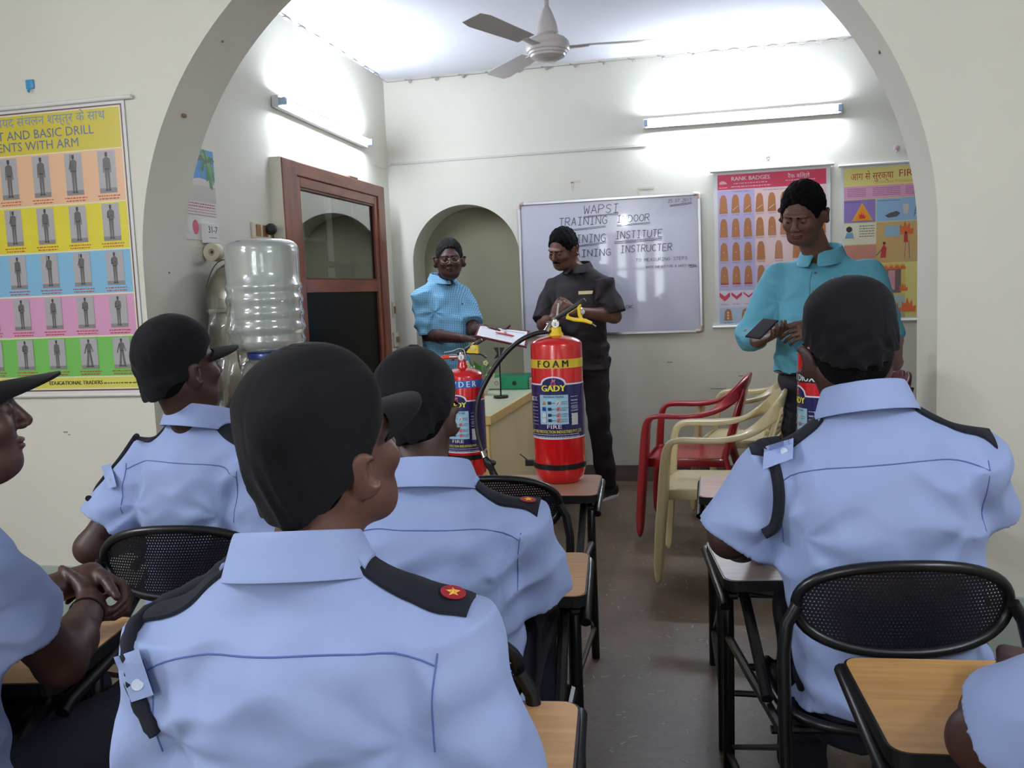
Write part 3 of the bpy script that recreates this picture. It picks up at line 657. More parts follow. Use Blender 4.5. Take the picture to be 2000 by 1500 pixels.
def stile(a, b, w=.012):
    p, q = atX(*a, -2.45), atX(*b, -2.45)
    mb = MB()
    if abs(p.z-q.z) > abs(p.y-q.y): mb.box((-2.6, (p.y+q.y)/2-w, min(p.z, q.z)), (-2.45, (p.y+q.y)/2+w, max(p.z, q.z))); mb.build('upright', SHW, sh, False, world=True)
    else: mb.box((-2.6, min(p.y, q.y), (p.z+q.z)/2-w*.8), (-2.45, max(p.y, q.y), (p.z+q.z)/2+w*.8)); mb.build('shelf_board', SHW, sh, False, world=True)
stile((635, 372), (643, 590)); stile((688, 375), (696, 590)); stile((590, 466), (641, 471)); stile((692, 476), (745, 480)); stile((641, 517), (703, 519))
p = atX(648, 512, -2.47)
mb = MB(); mb.box((p.x-.1, p.y-.05, p.z-.012), (p.x, p.y+.05, p.z+.006)); tag(mb.build('paper_stack', mat('orange_paper', (196, 110, 70), .8), smooth=False), 'small orange and white bundle on the middle shelf behind the door pane', 'papers')
# switches and sockets on the left wall
SWM = mat('switch_plate', (222, 212, 190), .4)
def plate(label, px0, py0, px1, py1, dark=((.3, .3, .3, .8),), X=WX, plug=False):
    a, b = atX(px0, py0, X), atX(px1, py1, X); y0, y1 = sorted((a.y, b.y)); z0, z1 = sorted((a.z, b.z))
    t = empty('wall_switch', (X, (y0+y1)/2, z0), 0, label, 'switch')
    mb = MB(); mb.box((X, y0, z0), (X+.016, y1, z1), bev=.003); mb.build('plate', SWM, t, False, world=True)
    for k, (u0, v0, u1, v1) in enumerate(dark):
        mb = MB(); mb.box((X+.015, y0+(y1-y0)*u0, z0+(z1-z0)*v0), (X+.022, y0+(y1-y0)*u1, z0+(z1-z0)*v1), bev=.001); mb.build('switch_rocker', mat('rocker_brown', (150, 112, 72), .5), t, False, world=True)
    if plug: mb = MB(); mb.ell((X+.04, (y0+y1)/2+.02, z0+.05), (.03, .028, .03), 12, 8); mb.tube([(X+.05, (y0+y1)/2+.02, z0+.04), (X+.055, (y0+y1)/2+.01, z0-.1), (X+.04, (y0+y1)/2, z0-.3)], .004, 6); mb.build('plug', mat('plug_black', (34, 32, 34), .5), t, world=True)
plate('old cream switch plate with a black plug beside the glazed door, above the water bottle', 489, 433, 533, 470, ((.1, .15, .28, .85), (.42, .15, .6, .85), (.78, .15, .95, .85)), plug=True)
plate('small switch plate low on the wall between the door and the back corner, upper one', 764, 590, 769, 618, ((.2, .2, .8, .7),))
plate('small socket plate low on the wall between the door and the back corner, lower one', 766, 650, 778, 676, ((.3, .3, .7, .7),))

# calendar on the left wall
t = empty('wall_calendar', (WX, 3.62, 1.6), 0, 'tear-off wall calendar with a palm beach picture, date pad showing 31 7', 'calendar')
c0, c1, cz0, cz1 = 3.478, 3.74, 1.585, 1.985
mb = MB(); mb.box((WX+.001, c0, cz0), (WX+.004, c1, cz1)); mb.build('sheet', mat('paper_white', (226, 222, 218), .6), t, False, world=True)
P = Print(lambda u, v, h: Vector((WX+.0042+h, c0+u, cz0+v)), .0002); W_, H_ = c1-c0, cz1-cz0
P.rect(0, H_*.42, W_, H_, (196, 190, 180)); P.rect(0, H_*.60, W_, H_, (70, 140, 210)); P.poly([(0, H_*.60), (W_, H_*.60), (W_, H_*.66), (W_*.5, H_*.68), (0, H_*.62)], (214, 206, 196)); P.up()
for k in range(26):
    a = random.uniform(0, 2*PI); u, v = W_*.78, H_*.86; L_ = random.uniform(.04, .10)
    q = [(u, v), (u+math.cos(a)*L_*.5, v+math.sin(a)*L_*.5+.01), (u+math.cos(a)*L_, v+math.sin(a)*L_-.02)]; q = [(min(max(a_, 0), W_), min(max(b_, 0), H_)) for a_, b_ in q]
    P.line(q, .012, random.choice([(70, 126, 76), (110, 156, 90), (60, 104, 70)]))
for k in range(5): P.scrib(.01, H_*.39-k*.012, W_-.01, .008 if k < 2 else .005, (190, 60, 90))
P.rect(.02, .03, .09, .09, (232, 226, 224)); P.up(); P.disc(W_*.30, .055, .024, (214, 90, 110), .032)
for k in range(5): P.scrib(W_*.85, .02+k*.014, W_-.005, .005, (120, 100, 120))
P.build('picture', PRINT, t, world=True)
mb = MB(); mb.box((WX+.004, 3.60, cz0-.012), (WX+.03, 3.70, cz0+.075), bev=.002); pad = mb.build('date_pad', mat('pad_white', (232, 230, 226), .6), t, False, world=True)
P = Print(lambda u, v, h: Vector((WX+.0302+h, 3.65+u, cz0+.045+v)), .0002); P.text('31-7', 0, 0, .042, (50, 50, 70), bold=.006); P.scrib(-.03, -.035, .03, .005, (120, 110, 120)); P.build('date_print', PRINT, pad, world=True)
P = Print(lambda u, v, h: Vector((3.60, 0, 0)), .0002)

# ================================================================ water corner table, steel cooler, bottle, jar
TZ = .80
TBW = mat('table_top_brown', (126, 96, 78), .45, var=.25, vscale=4); EDGE = mat('yellow_edge', (196, 150, 84), .5)
t = empty('side_table', (-1.9, 3.55, 0), 0, 'brown topped side table with a yellow wood edge carrying the water jar and steel cooler', 'table')
mb = MB(); mb.box((-2.175, 3.20, TZ-.025), (-1.60, 3.98, TZ), bev=.003); mb.build('table_top', TBW, t, False, world=True)
mb = MB(); mb.box((-2.175, 3.188, TZ-.03), (-1.60, 3.20, TZ-.002)); mb.box((-1.60, 3.188, TZ-.03), (-1.588, 3.98, TZ-.002)); mb.build('edge_strip', EDGE, t, False, world=True)
for x in (-2.14, -1.64):
    for y in (3.23, 3.94): mb = MB(); mb.box((x-.02, y-.02, 0), (x+.02, y+.02, TZ-.03)); mb.build('leg', mat('dark_wood', (70, 50, 42), .5), t, False, world=True)
mb = MB(); mb.box((-2.12, 3.24, TZ-.12), (-1.66, 3.26, TZ-.03)); mb.build('apron', TBW, t, False, world=True)
# steel cooler (rounded drinking water container)
STEEL = mat('brushed_steel', (176, 170, 158), .30, 1, bump=.08, bscale=6, stretch=(1, 1, 6)); CHROME = mat('chrome', (214, 212, 208), .12, 1)
t = empty('steel_water_container', (-2.045, 3.68, TZ), 0, 'dented stainless steel water container with a domed lid beside the upturned bottle', 'water container')
def supl(prof, cx, cy, ax, ay, name, m, p=3.2, n=48):
    mb = MB(); vs = []
    for r, z in prof:
        for k in range(n):
            a = 2*PI*k/n; c, s = math.cos(a), math.sin(a); q = (abs(c)**p+abs(s)**p)**(-1/p)
            vs.append((cx+ax*r*q*c, cy+ay*r*q*s, z))
    fs = [(i*n+k, i*n+(k+1) % n, (i+1)*n+(k+1) % n, (i+1)*n+k) for i in range(len(prof)-1) for k in range(n)]
    fs.append(tuple(range(n))[::-1]); fs.append(tuple((len(prof)-1)*n+k for k in range(n)))
    mb.add(vs, fs); return mb.build(name, m, t, world=True)
cx, cy = -2.035, 3.69
supl([(.55, TZ+.001), (.75, TZ+.02), (.93, TZ+.10), (1, TZ+.22), (1, 1.27)], cx, cy, .14, .19, 'body', STEEL)
dome = supl([(1.0, 1.275), (.995, 1.33), (.95, 1.37), (.86, 1.415), (.70, 1.455), (.50, 1.478), (.28, 1.487), (.01, 1.49)], cx, cy, .14, .19, 'domed_lid', STEEL)
supl([(1.01, 1.262), (1.04, 1.268), (1.04, 1.282), (1.0, 1.286)], cx, cy, .14, .19, 'rim_band', CHROME)
mb = MB(); mb.tube([(cx+.06, cy-.195, 1.28), (cx+.06, cy-.215, 1.24), (cx+.06, cy-.215, 1.06), (cx+.06, cy-.195, 1.02)], .008, 8); mb.build('side_handle', CHROME, t, world=True)
mb = MB()
for yy in (-.10, .0, .10):
    pts = []
    for i in range(15):
        u = -.8+1.6*i/14; pts.append((cx+.14*.93*u, cy+yy-.06, 1.4915-.21*abs(u)**2.6+.0))
    mb.tube(pts, .0025, 5)
mb.build('lid_seam', mat('steel_dark', (96, 90, 84), .4, 1), t, world=True)
# tape roll on the lid
q = atY(418, 497, 3.62)
t = empty('tape_roll', (q.x, 3.62, 1.491), 0, 'roll of beige packing tape standing on the steel container lid', 'tape roll')
mb = MB(); n = 32; M = Matrix.Translation((q.x, 3.62, 1.491+.040)) @ Matrix.Rotation(R(90), 4, 'X') @ Matrix.Rotation(R(0), 4, 'Z')
mb.lathe([(.016, -.022), (.039, -.022), (.040, -.020), (.040, .020), (.039, .022), (.016, .022), (.016, -.022)], 32, M=M); mb.build('tape', mat('beige_tape', (206, 198, 172), .5), t, world=True)
mb = MB(); mb.lathe([(.007, -.018), (.016, -.018), (.016, .018), (.007, .018), (.007, -.018)], 24, M=M); mb.build('core', mat('tape_core', (160, 148, 120), .6), t, world=True)
# jar and bottle
BY = 3.42; q = atY(532, 688, BY); sc_ = (q-CAMP).dot(FW)/F_PX
JR, BR_ = 63*sc_, 76*sc_; jx = q.x; zl = q.z
def hz(py): return atY(532, py, BY).z
t = empty('water_jar', (jx, BY, TZ), 0, 'clear plastic water jar with a blue lid standing under the big bottle', 'jar')
prof = [(JR*.90, TZ+.001), (JR*.97, TZ+.012), (JR, TZ+.03), (JR, hz(735)), (JR*.99, hz(722)), (JR*.93, hz(710)), (JR*.78, hz(701)), (JR*.70, hz(697)), (JR*.70, hz(694))]
mb = MB(); mb.lathe(prof, 48, (jx, BY, 0)); mb.build('jar_body', thin_glass('jar_plastic', (226, 232, 230), .22, .22), t, world=True)
mb = MB(); mb.lathe([(JR*.93, TZ+.01), (JR*.96, TZ+.03), (JR*.96, hz(742))], 40, (jx, BY, 0)); mb.build('water', thin_glass('water_dark', (150, 160, 165), .25, .05), t, world=True)
mb = MB(); mb.lathe([(JR*.72, hz(697)), (JR*.76, hz(697)), (JR*.76, hz(688)), (JR*.74, hz(686.5)), (.0, hz(686.5))], 48, (jx, BY, 0)); mb.build('lid', mat('blue_lid', (28, 52, 130), .35, coat=.3), t, world=True)
bx_ = atY(518, 600, BY).x; B0 = hz(686.3)
t = empty('water_bottle', (bx_, BY, B0), 0, 'large ribbed twenty litre clear water bottle standing upside down on the blue lid', 'bottle')
k = BR_/76.0
prof = []
for r, py in [(40, 686.2), (54, 684), (66, 679), (73, 671), (74, 662), (71, 655), (72, 650), (75, 645), (76, 638), (73, 630), (71, 624), (72, 620), (74.5, 612), (73, 606), (71, 601), (72, 592), (74, 587), (73, 580), (70, 574), (70.5, 568), (73, 563), (73, 556), (70, 552), (70, 530), (70, 500), (70.5, 490), (69.5, 487), (70, 484), (67, 477), (60, 471), (48, 467.5), (24, 466), (0, 465.5)]: prof.append((r*k, hz(py)))
mb = MB(); mb.lathe(prof, 56, (bx_, BY, 0)); mb.build('bottle_shell', thin_glass('bottle_plastic', (222, 230, 224), .30, .66, .08), t, world=True, auto=80)
q = atY(588, 692, 3.36)
mb = MB()
for i in range(9):
    a = i*2.4; mb.ell((q.x+.018*math.cos(a)*(i % 3), 3.36+.012*math.sin(a), zl-.006+.010*math.sin(i*1.7)), (.016, .013, .012), 8, 6)
t = mb.build('pink_cloth', mat('pink_cloth', (232, 140, 160), .8)); tag(t, 'crumpled pink cloth tucked at the right of the blue jar lid', 'cloth')
# clear plastic wrap hanging beside the bottle
mb = MB(); n1, n2 = 14, 22; vs = []
for i in range(n1):
    for j in range(n2):
        u = i/(n1-1); v = j/(n2-1); x = -2.02+.18*u; z = 1.33-.50*v
        vs.append((x+.012*math.sin(v*9+u*4), 3.30-.05*u+.02*math.sin(u*11+v*6)+.012*math.sin(v*17), z+.01*math.sin(u*7)))
mb.add(vs, [(i*n2+j, i*n2+j+1, (i+1)*n2+j+1, (i+1)*n2+j) for i in range(n1-1) for j in range(n2-1)])
tag(mb.build('plastic_wrap', thin_glass('wrap_film', (238, 240, 238), .16, .04, .08)), 'crumpled clear plastic film hanging at the left of the big bottle', 'plastic wrap')

# ================================================================ reception desk and what stands on it
DKZ = .75; c1_ = atZ(964, 812, DKZ); c2_ = atZ(1043, 751, DKZ)
DX1, DY0_, DY1_, DX0 = -1.0, c1_.y, c2_.y, -1.52
DTOP = mat('desk_laminate', (206, 206, 178), .3, coat=.2); DPAN = mat('desk_panel', (226, 208, 160), .5, var=.1, vscale=3); DTRIM = mat('desk_trim', (206, 176, 112), .5)
t = empty('office_desk', ((DX0+DX1)/2, (DY0_+DY1_)/2, 0), 0, 'cream laminate office desk with a wood trim edge below the green file', 'desk')
mb = MB(); mb.box((DX0, DY0_, DKZ-.025), (DX1, DY1_, DKZ), bev=.002); mb.build('desk_top', DTOP, t, False, world=True)
mb = MB(); mb.box((DX0-.008, DY0_-.01, DKZ-.04), (DX1+.01, DY0_, DKZ-.001)); mb.box((DX1, DY0_, DKZ-.04), (DX1+.01, DY1_, DKZ-.001)); mb.build('edge_trim', DTRIM, t, False, world=True)
mb = MB(); mb.box((DX1-.03, DY0_+.01, 0), (DX1-.008, DY1_-.01, DKZ-.025)); mb.build('side_panel', DPAN, t, False, world=True)
mb = MB(); mb.box((DX0, DY0_+.01, 0), (DX0+.022, DY1_-.01, DKZ-.025)); mb.build('side_panel', DPAN, t, False, world=True)
mb = MB(); mb.box((DX0+.022, DY0_+.012, .02), (DX1-.03, DY0_+.034, DKZ-.025)); mb.build('front_panel', DPAN, t, False, world=True)
mb = MB(); mb.box((DX1-.034, DY0_+.004, 0), (DX1-.004, DY0_+.034, DKZ-.03)); mb.build('corner_post', DTRIM, t, False, world=True)
q0, q1 = atZ(950, 757, DKZ+.002), atZ(1030, 756, DKZ+.002); fy = min(q0.y, 5.0)
t = empty('box_file', ((q0.x+q1.x)/2, fy, DKZ), 0, 'green lever arch file lying on the desk with a white spine label', 'file'); x0, x1 = atY(950, 757, fy).x, atY(1031, 756, fy).x
mb = MB(); mb.box((x0, fy, DKZ+.0005), (x1, fy+.22, DKZ+.075), bev=.004); f_ = mb.build('cover', mat('green_board', (30, 150, 106), .45), t, False, world=True)
P = Print(lambda u, v, h: Vector((x0+u, fy-.0004-h, DKZ+v)), .0003); w = x1-x0
P.rect(w*.02, .006, w*.36, .070, (206, 206, 186)); P.up(); P.disc(w*.25, .038, .012, (70, 76, 70)); P.up(); P.disc(w*.25, .038, .009, (206, 206, 186)); P.up(); P.text('1', w*.25, .038, .014, (60, 60, 60)); P.disc(w*.68, .036, .013, (26, 40, 38)); P.build('spine_print', PRINT, t, world=True)
mb = MB()
for i in range(9): mb.box((x1+.004-.004*(i % 2), fy+.02, DKZ+.001+i*.007), (x1+.045+.005*math.sin(i*2.), fy+.2, DKZ+.005+i*.007))
tag(mb.build('paper_stack', mat('paper_white', (226, 222, 218)), smooth=False), 'ruffled stack of white papers lying beside the green file', 'papers')
# plant
q = atY(938, 745, 4.75)
t = empty('potted_plant', (q.x, 4.75, DKZ), 0, 'small desk plant with pale flowers and green leaves behind the smaller extinguisher', 'plant')
mb = MB(); mb.lathe([(.03, DKZ+.001), (.045, DKZ+.02), (.05, DKZ+.07), (.046, DKZ+.07)], 20, (q.x, 4.75, 0)); mb.build('pot', mat('cream_pot', (214, 206, 180), .4), t, world=True)
mb = MB(); mf = MB()
for i in range(46):
    a = random.uniform(0, 2*PI); L_ = random.uniform(.03, .10); e = random.uniform(.2, 1.3); b = Vector((q.x, 4.75, DKZ+.08)); d = Vector((math.cos(a)*math.cos(e), math.sin(a)*math.cos(e), math.sin(e))); p = b+d*L_*1.1
    s = d.cross(Vector((0, 0, 1))).normalized()*.012; mb.add([p-d*.022, p+s, p+d*.024+Vector((0, 0, -.004)), p-s], [(0, 1, 2), (0, 2, 3)]); mb.tube([b, p], .0012, 4)
for i in range(12):
    a = random.uniform(0, 2*PI); p = Vector((q.x+.07*math.cos(a), 4.75+.05*math.sin(a), DKZ+random.uniform(.09, .18)))
    for k in range(5): mf.ell(p+Vector((.009*math.cos(k*1.26), 0, .009*math.sin(k*1.26))), (.007, .003, .007), 6, 4)
mb.build('foliage', mat('leaf_green', (70, 130, 60), .5), t, False, world=True); mf.build('flowers', mat('pale_flower', (224, 216, 170), .6), t, world=True)
q = atY(975, 690, 4.6)
t = empty('pen_stand', (q.x, 4.6, DKZ), 0, 'black stand with a diamond cut-out rising under the held certificate', 'stand')
mb = MB(); mb.cyl((q.x, 4.6, DKZ), (q.x, 4.6, DKZ+.012), .04, 20); mb.cyl((q.x, 4.6, DKZ+.01), (q.x, 4.6, q.z-.02), .004, 8); mb.build('base', mat('black_plastic', (22, 22, 26), .4), t, world=True)
mb = MB()
for s in (-1, 1):
    mb.add([(q.x+s*.004, 4.6, q.z+.03), (q.x+s*.03, 4.6, q.z+.03), (q.x+s*.012, 4.6, q.z), (q.x+s*.030, 4.6, q.z-.03), (q.x+s*.004, 4.6, q.z-.022), (q.x+s*.004, 4.6, q.z-.005), (q.x+s*.004, 4.6, q.z+.012)]+[(q.x+s*.004, 4.606, q.z+.03), (q.x+s*.03, 4.606, q.z+.03), (q.x+s*.012, 4.606, q.z), (q.x+s*.030, 4.606, q.z-.03), (q.x+s*.004, 4.606, q.z-.022), (q.x+s*.004, 4.606, q.z-.005), (q.x+s*.004, 4.606, q.z+.012)], [(0, 1, 2, 6), (6, 2, 3, 4), (7, 8, 9, 13), (13, 9, 10, 11), (0, 1, 8, 7), (1, 2, 9, 8), (2, 3, 10, 9), (3, 4, 11, 10)])
mb.build('holder', mat('black_plastic', (22, 22, 26), .4), t, False, world=True)

# ================================================================ writing-tablet chairs
BLK = mat('black_tube', (20, 20, 22), .32, var=.2, vscale=20); BLKP = mat('black_edge', (16, 16, 18), .45)
def perf_mat(sc=140):
    m = bpy.data.materials.new('perforated_black'); m.use_nodes = True; nt = m.node_tree; N = nt.nodes; L = nt.links; b = N['Principled BSDF']
    b.inputs['Base Color'].default_value = rgb((18, 19, 30)); b.inputs['Roughness'].default_value = .4
    tc = N.new('ShaderNodeTexCoord'); sx = N.new('ShaderNodeSeparateXYZ'); L.new(tc.outputs['UV'], sx.inputs[0])
    def mth(op, a, b_=None):
        n = N.new('ShaderNodeMath'); n.operation = op
        for i, v in enumerate((a, b_)):
            if v is None: continue
            if isinstance(v, (int, float)): n.inputs[i].default_value = v
            else: L.new(v, n.inputs[i])
        return n.outputs[0]
    v = mth('MULTIPLY', sx.outputs[1], sc); row = mth('FLOOR', v); off = mth('MULTIPLY', mth('MODULO', row, 2), .5)
    u = mth('ADD', mth('MULTIPLY', sx.outputs[0], sc), off)
    fu = mth('SUBTRACT', mth('FRACT', u), .5); fv = mth('SUBTRACT', mth('FRACT', v), .5)
    d = mth('SQRT', mth('ADD', mth('MULTIPLY', fu, fu), mth('MULTIPLY', fv, fv))); hole = mth('LESS_THAN', d, .17)
    L.new(mth('SUBTRACT', 1, hole), b.inputs['Alpha']); return m
PERF = perf_mat()
def oval_plate(name, parent, c, hw, hh, curve, vertical=True, tilt=0., rim=.011, pw=2.3):
    """curved perforated oval with its rim tube"""
    def pt(u, v):
        if vertical: return Vector((c[0]+u, c[1]-curve*(1-(u/hw)**2)-v*tilt, c[2]+v))
        return Vector((c[0]+u, c[1]+v, c[2]+curve*((u/hw)**2)*.6+(-.02 if v > hh*.7 else 0)))
    me = bpy.data.meshes.new(name); vs = []; uv = []; fs = []; nr, na = 8, 48
    vs.append(pt(0, 0)); uv.append((0, 0))
    def ov(a, r):
        cs, sn = math.cos(a), math.sin(a); q = (abs(cs)**pw+abs(sn)**pw)**(-1/pw); return hw*r*q*cs, hh*r*q*sn
    for i in range(1, nr+1):
        for k in range(na): u, v = ov(2*PI*k/na, i/nr); vs.append(pt(u, v)); uv.append((u, v))
    for k in range(na): fs.append((0, 1+k, 1+(k+1) % na))
    for i in range(nr-1):
        for k in range(na): fs.append((1+i*na+k, 1+(i+1)*na+k, 1+(i+1)*na+(k+1) % na, 1+i*na+(k+1) % na))
    me.from_pydata(vs, [], fs); ul = me.uv_layers.new(name='UVMap')
    for l in me.loops: ul.data[l.index].uv = uv[l.vertex_index]
    me.materials.append(PERF); me.polygons.foreach_set('use_smooth', [True]*len(me.polygons))
    o = link(name, me, parent)
    mb = MB(); mb.tube([pt(*ov(2*PI*k/48, 1)) for k in range(48)], rim, 10, closed=True); mb.build(name+'_rim', BLK, o)
    return o
def rrect(x0, y0, x1, y1, r, n=5):
    P_ = []
    for cx, cy, a0 in ((x1-r, y1-r, 0), (x0+r, y1-r, 90), (x0+r, y0+r, 180), (x1-r, y0+r, 270)):
        for i in range(n+1): a = R(a0+90*i/n); P_.append((cx+r*math.cos(a), cy+r*math.sin(a)))
    return P_
ZT = .64
def tablet_chair(lam):
    t = empty('tablet_chair', (0, 0, 0))
    oval_plate('backrest', t, (0, -.20, .685), .196, .088, .035, tilt=.12)
    oval_plate('seat', t, (0, .0, .425), .205, .19, .02, vertical=False, pw=3.5)
    for s in (-1, 1):
        mb = MB(); mb.tube([(s*.196, -.215, .69), (s*.216, -.215, .655), (s*.225, -.225, .60), (s*.225, -.235, .43), (s*.225, -.27, .02), (s*.225, -.275, .0)], .0125, 10); mb.build('rear_leg', BLK, t)
        mb = MB(); mb.tube([(s*.25, .40, .60), (s*.25, .33, .595), (s*.25, .29, .56), (s*.25, .285, .43), (s*.25, .31, .0)], .0145, 10); mb.build('front_leg', BLK, t)
        mb = MB(); mb.tube([(s*.225, -.23, .44), (s*.24, .05, .435), (s*.25, .285, .43)], .011, 8); mb.tube([(s*.225, -.255, .16), (s*.25, .30, .12)], .009, 8); mb.tube([(s*.225, -.24, .42), (s*.245, .29, .14)], .007, 6); mb.build('side_rail', BLK, t)
        mb = MB(); mb.tube([(s*.283, .43, .61), (s*.283, .12, .585), (s*.283, .10, .575)], .013, 10); mb.tube([(s*.25, .30, .60), (s*.283, .30, .60)], .008, 8); mb.tube([(s*.25, .14, .585), (s*.283, .14, .585)], .008, 8); mb.tube([(s*.235, .16, .60), (s*.235, -.12, .46)], .0125, 8); mb.build('arm_rail', BLK, t)
    for x_, y, z in ((.235, -.15, .41), (.235, .15, .41), (.225, -.255, .16)): mb = MB(); mb.tube([(-x_, y, z), (x_, y, z)], .009, 8); mb.build('cross_rail', BLK, t)
    mb = MB(); mb.prism(rrect(-.287, .083, .287, .417, .03), ZT-.026, ZT-.0015); mb.build('tablet_edge', BLKP, t, False)
    mb = MB(); mb.prism(rrect(-.283, .087, .283, .413, .028), ZT-.003, ZT); mb.build('writing_tablet', lam, t, False)
    mb = MB(); mb.box((-.24, .27, .588), (.24, .30, .614)); mb.box((-.24, .15, .596), (.24, .17, .614)); mb.build('tablet_bracket', BLK, t, False)
    return t
def laminate(name, c, dk): return mat(name, c, .38, col2=dk, vscale=5, stretch=(1.2, 14, 1), coat=.12)
LAM_O = laminate('beech_laminate', (212, 166, 112), (198, 150, 98)); LAM_G = laminate('oak_laminate', (202, 156, 96), (186, 140, 82)); LAM_P = laminate('pink_laminate', (188, 148, 124), (172, 132, 110)); LAM_W = laminate('pale_laminate', (200, 184, 176), (182, 166, 158))
protos = {}
GRP = 'black tablet arm chairs in two columns'
def place_chair(lam, x, y, rz, label, dy=0):
    if lam.name not in protos: t = tablet_chair(lam); protos[lam.name] = t
    else: t = copy_tree(protos[lam.name])
    t.location = (x, y, 0); t.rotation_euler = (0, 0, R(rz)); tag(t, label, 'chair', GRP)
    for c in t.children:
        if c.name.split('.')[0] in ('writing_tablet', 'tablet_edge', 'tablet_bracket', 'arm_rail', 'front_leg'): c.location.y = dy
    return t
place_chair(LAM_P, -.650, 2.70, 4, 'empty black tablet chair carrying the foam and powder extinguishers on its board', .03)
place_chair(LAM_O, -.532, 1.552, 6, 'black tablet chair of the guard nearest the extinguishers, board beside his sleeve', .21)
place_chair(LAM_O, -.449, .835, 6, 'black tablet chair under the nearest guard, orange board beyond his right sleeve', .10)
place_chair(LAM_W, -1.30, 2.10, 8, 'black tablet chair with oval perforated back of the guard sitting by the left pillar')
place_chair(LAM_O, -1.42, 1.185, 11, 'black tablet chair at the far left whose orange board carries the folded arms')
place_chair(LAM_W, .313, 1.965, 8, 'black tablet chair with a large perforated oval back on the right, pale board', .0)
place_chair(LAM_P, .235, 2.74, 0, 'black tablet chair ahead of the right hand guard, carrying the half hidden red extinguisher')
place_chair(LAM_G, .526, 1.215, 4, 'black tablet chair at the bottom right with a golden wooden writing board')

# ================================================================ plastic armchairs
def plastic_chair(m, back='slat'):
    """one-piece garden armchair, facing +y"""
    t = empty('plastic_armchair', (0, 0, 0))
    # seat
    mb = MB(); n1, n2 = 12, 12; vs = []
    for lay in (0, 1):
        for i in range(n1+1):
            for j in range(n2+1):
                u = -1+2*i/n1; v = j/n2; w = .215-.02*(1-v); x = u*w; y = -.20+.42*v
                z = .425-.018*(1-u*u)*(1-abs(v-.45)) - (.03*max(0, (v-.85)/.15)**2) + .012*(1-v)*0 - lay*.012
                vs.append((x, y, z))
    N1 = n2+1; fs = []; o_ = (n1+1)*N1
    for i in range(n1):
        for j in range(n2): fs += [(i*N1+j, (i+1)*N1+j, (i+1)*N1+j+1, i*N1+j+1), (o_+i*N1+j, o_+i*N1+j+1, o_+(i+1)*N1+j+1, o_+(i+1)*N1+j)]
    for i in range(n1): fs += [(i*N1, o_+i*N1, o_+(i+1)*N1, (i+1)*N1), (i*N1+n2, (i+1)*N1+n2, o_+(i+1)*N1+n2, o_+i*N1+n2)]
    for j in range(n2): fs += [(j, j+1, o_+j+1, o_+j), (n1*N1+j, o_+n1*N1+j, o_+n1*N1+j+1, n1*N1+j+1)]
    mb.add(vs, fs)
    # skirt under the seat
    mb.ribbon([(-.205, -.19, .405), (-.215, .20, .40), (-.19, .225, .385), (.19, .225, .385), (.215, .20, .40), (.205, -.19, .405)], [(0, 0, 1)]*6, [.045]*6, [.01]*6)
    mb.build('seat', m, t, auto=50)
    # arms with front legs and the upper back rail: one moulded loop
    for s in (-1, 1):
        pts = [(s*.265, .235, 0), (s*.258, .225, .22), (s*.250, .205, .42), (s*.248, .195, .58), (s*.250, .180, .632), (s*.255, .145, .652), (s*.268, .02, .645), (s*.265, -.10, .652), (s*.24, -.19, .69), (s*.19, -.265, .755), (s*.11, -.30, .80), (0, -.31, .815)]
        xs = [(1*s, .15, 0)]*4+[(s, 0, .1)]*4+[(s*.8, .2, -.5), (s*.4, .25, -.8), (0, .25, -.9), (0, .2, -1)]
        ws = [.05, .058, .07, .066, .064, .066, .064, .06, .06, .07, .075, .076]; ts = [.04, .042, .046, .040, .034, .028, .026, .028, .028, .024, .022, .022]
        mb = MB(); mb.ribbon(pts, xs, ws, ts); mb.ribbon([(s*.265, .245, 0), (s*.25, .215, .42)], [(0, 1, 0)]*2, [.03, .05], [.012, .012]); a_ = mb.build('arm', m, t, auto=60)
        a_.modifiers.new('sub', 'SUBSURF').levels = 1; a_.modifiers['sub'].render_levels = 2
        mb = MB(); mb.ribbon([(s*.235, -.30, 0), (s*.215, -.245, .25), (s*.195, -.195, .43), (s*.19, -.22, .55), (s*.185, -.262, .70), (s*.165, -.29, .775)], [(s, -.3, 0)]*6, [.05, .055, .06, .04, .04, .03], [.028, .028, .026, .014, .012, .01]); mb.build('rear_leg', m, t, auto=60)
    mb = MB()
    if back == 'splat':
        q = [(-.09, .43), (-.075, .50), (-.085, .60), (-.12, .72), (-.11, .80), (0, .815), (.11, .80), (.12, .72), (.085, .60), (.075, .50), (.09, .43)]
        vs = [(x, -.195-.105*((z-.43)/.385)**.8-.01, z) for x, z in q]; n = len(q); vs += [(x, y+.012, z) for x, y, z in vs]
        mb.add(vs, [tuple(range(n)), tuple(range(n, 2*n))[::-1]]+[(i, (i+1) % n, n+(i+1) % n, n+i) for i in range(n)])
    else:
        def bp(x, z): return (x, -.20-.105*max(0, (z-.43)/.385)**.8+.03*(x/.19)**2, z)
        for i in range(9):
            x = -.145+.29*i/8; mb.ribbon([bp(x, .43+.38*j/5) for j in range(6)], [(1, 0, 0)]*6, [.012]*6, [.006]*6)
        for z in [.45+.035*i for i in range(11)]: mb.ribbon([bp(-.17+.34*j/8, z) for j in range(9)], [(0, 0, 1)]*9, [.014]*9, [.006]*9)
    mb.build('backrest', m, t, False)
    mb = MB(); mb.ell((.02, -.298, .795), (.012, .004, .012), 12, 6); mb.build('badge', mat('badge_grey', (190, 186, 184), .4), t)
    return t
CREAM = mat('cream_plastic', (216, 200, 154), .28, coat=.25, var=.08, vscale=5); REDP = mat('red_plastic', (156, 34, 42), .28, coat=.3)
MARO = mat('maroon_plastic', (84, 24, 34), .35)
G2 = 'plastic armchairs along the back wall'
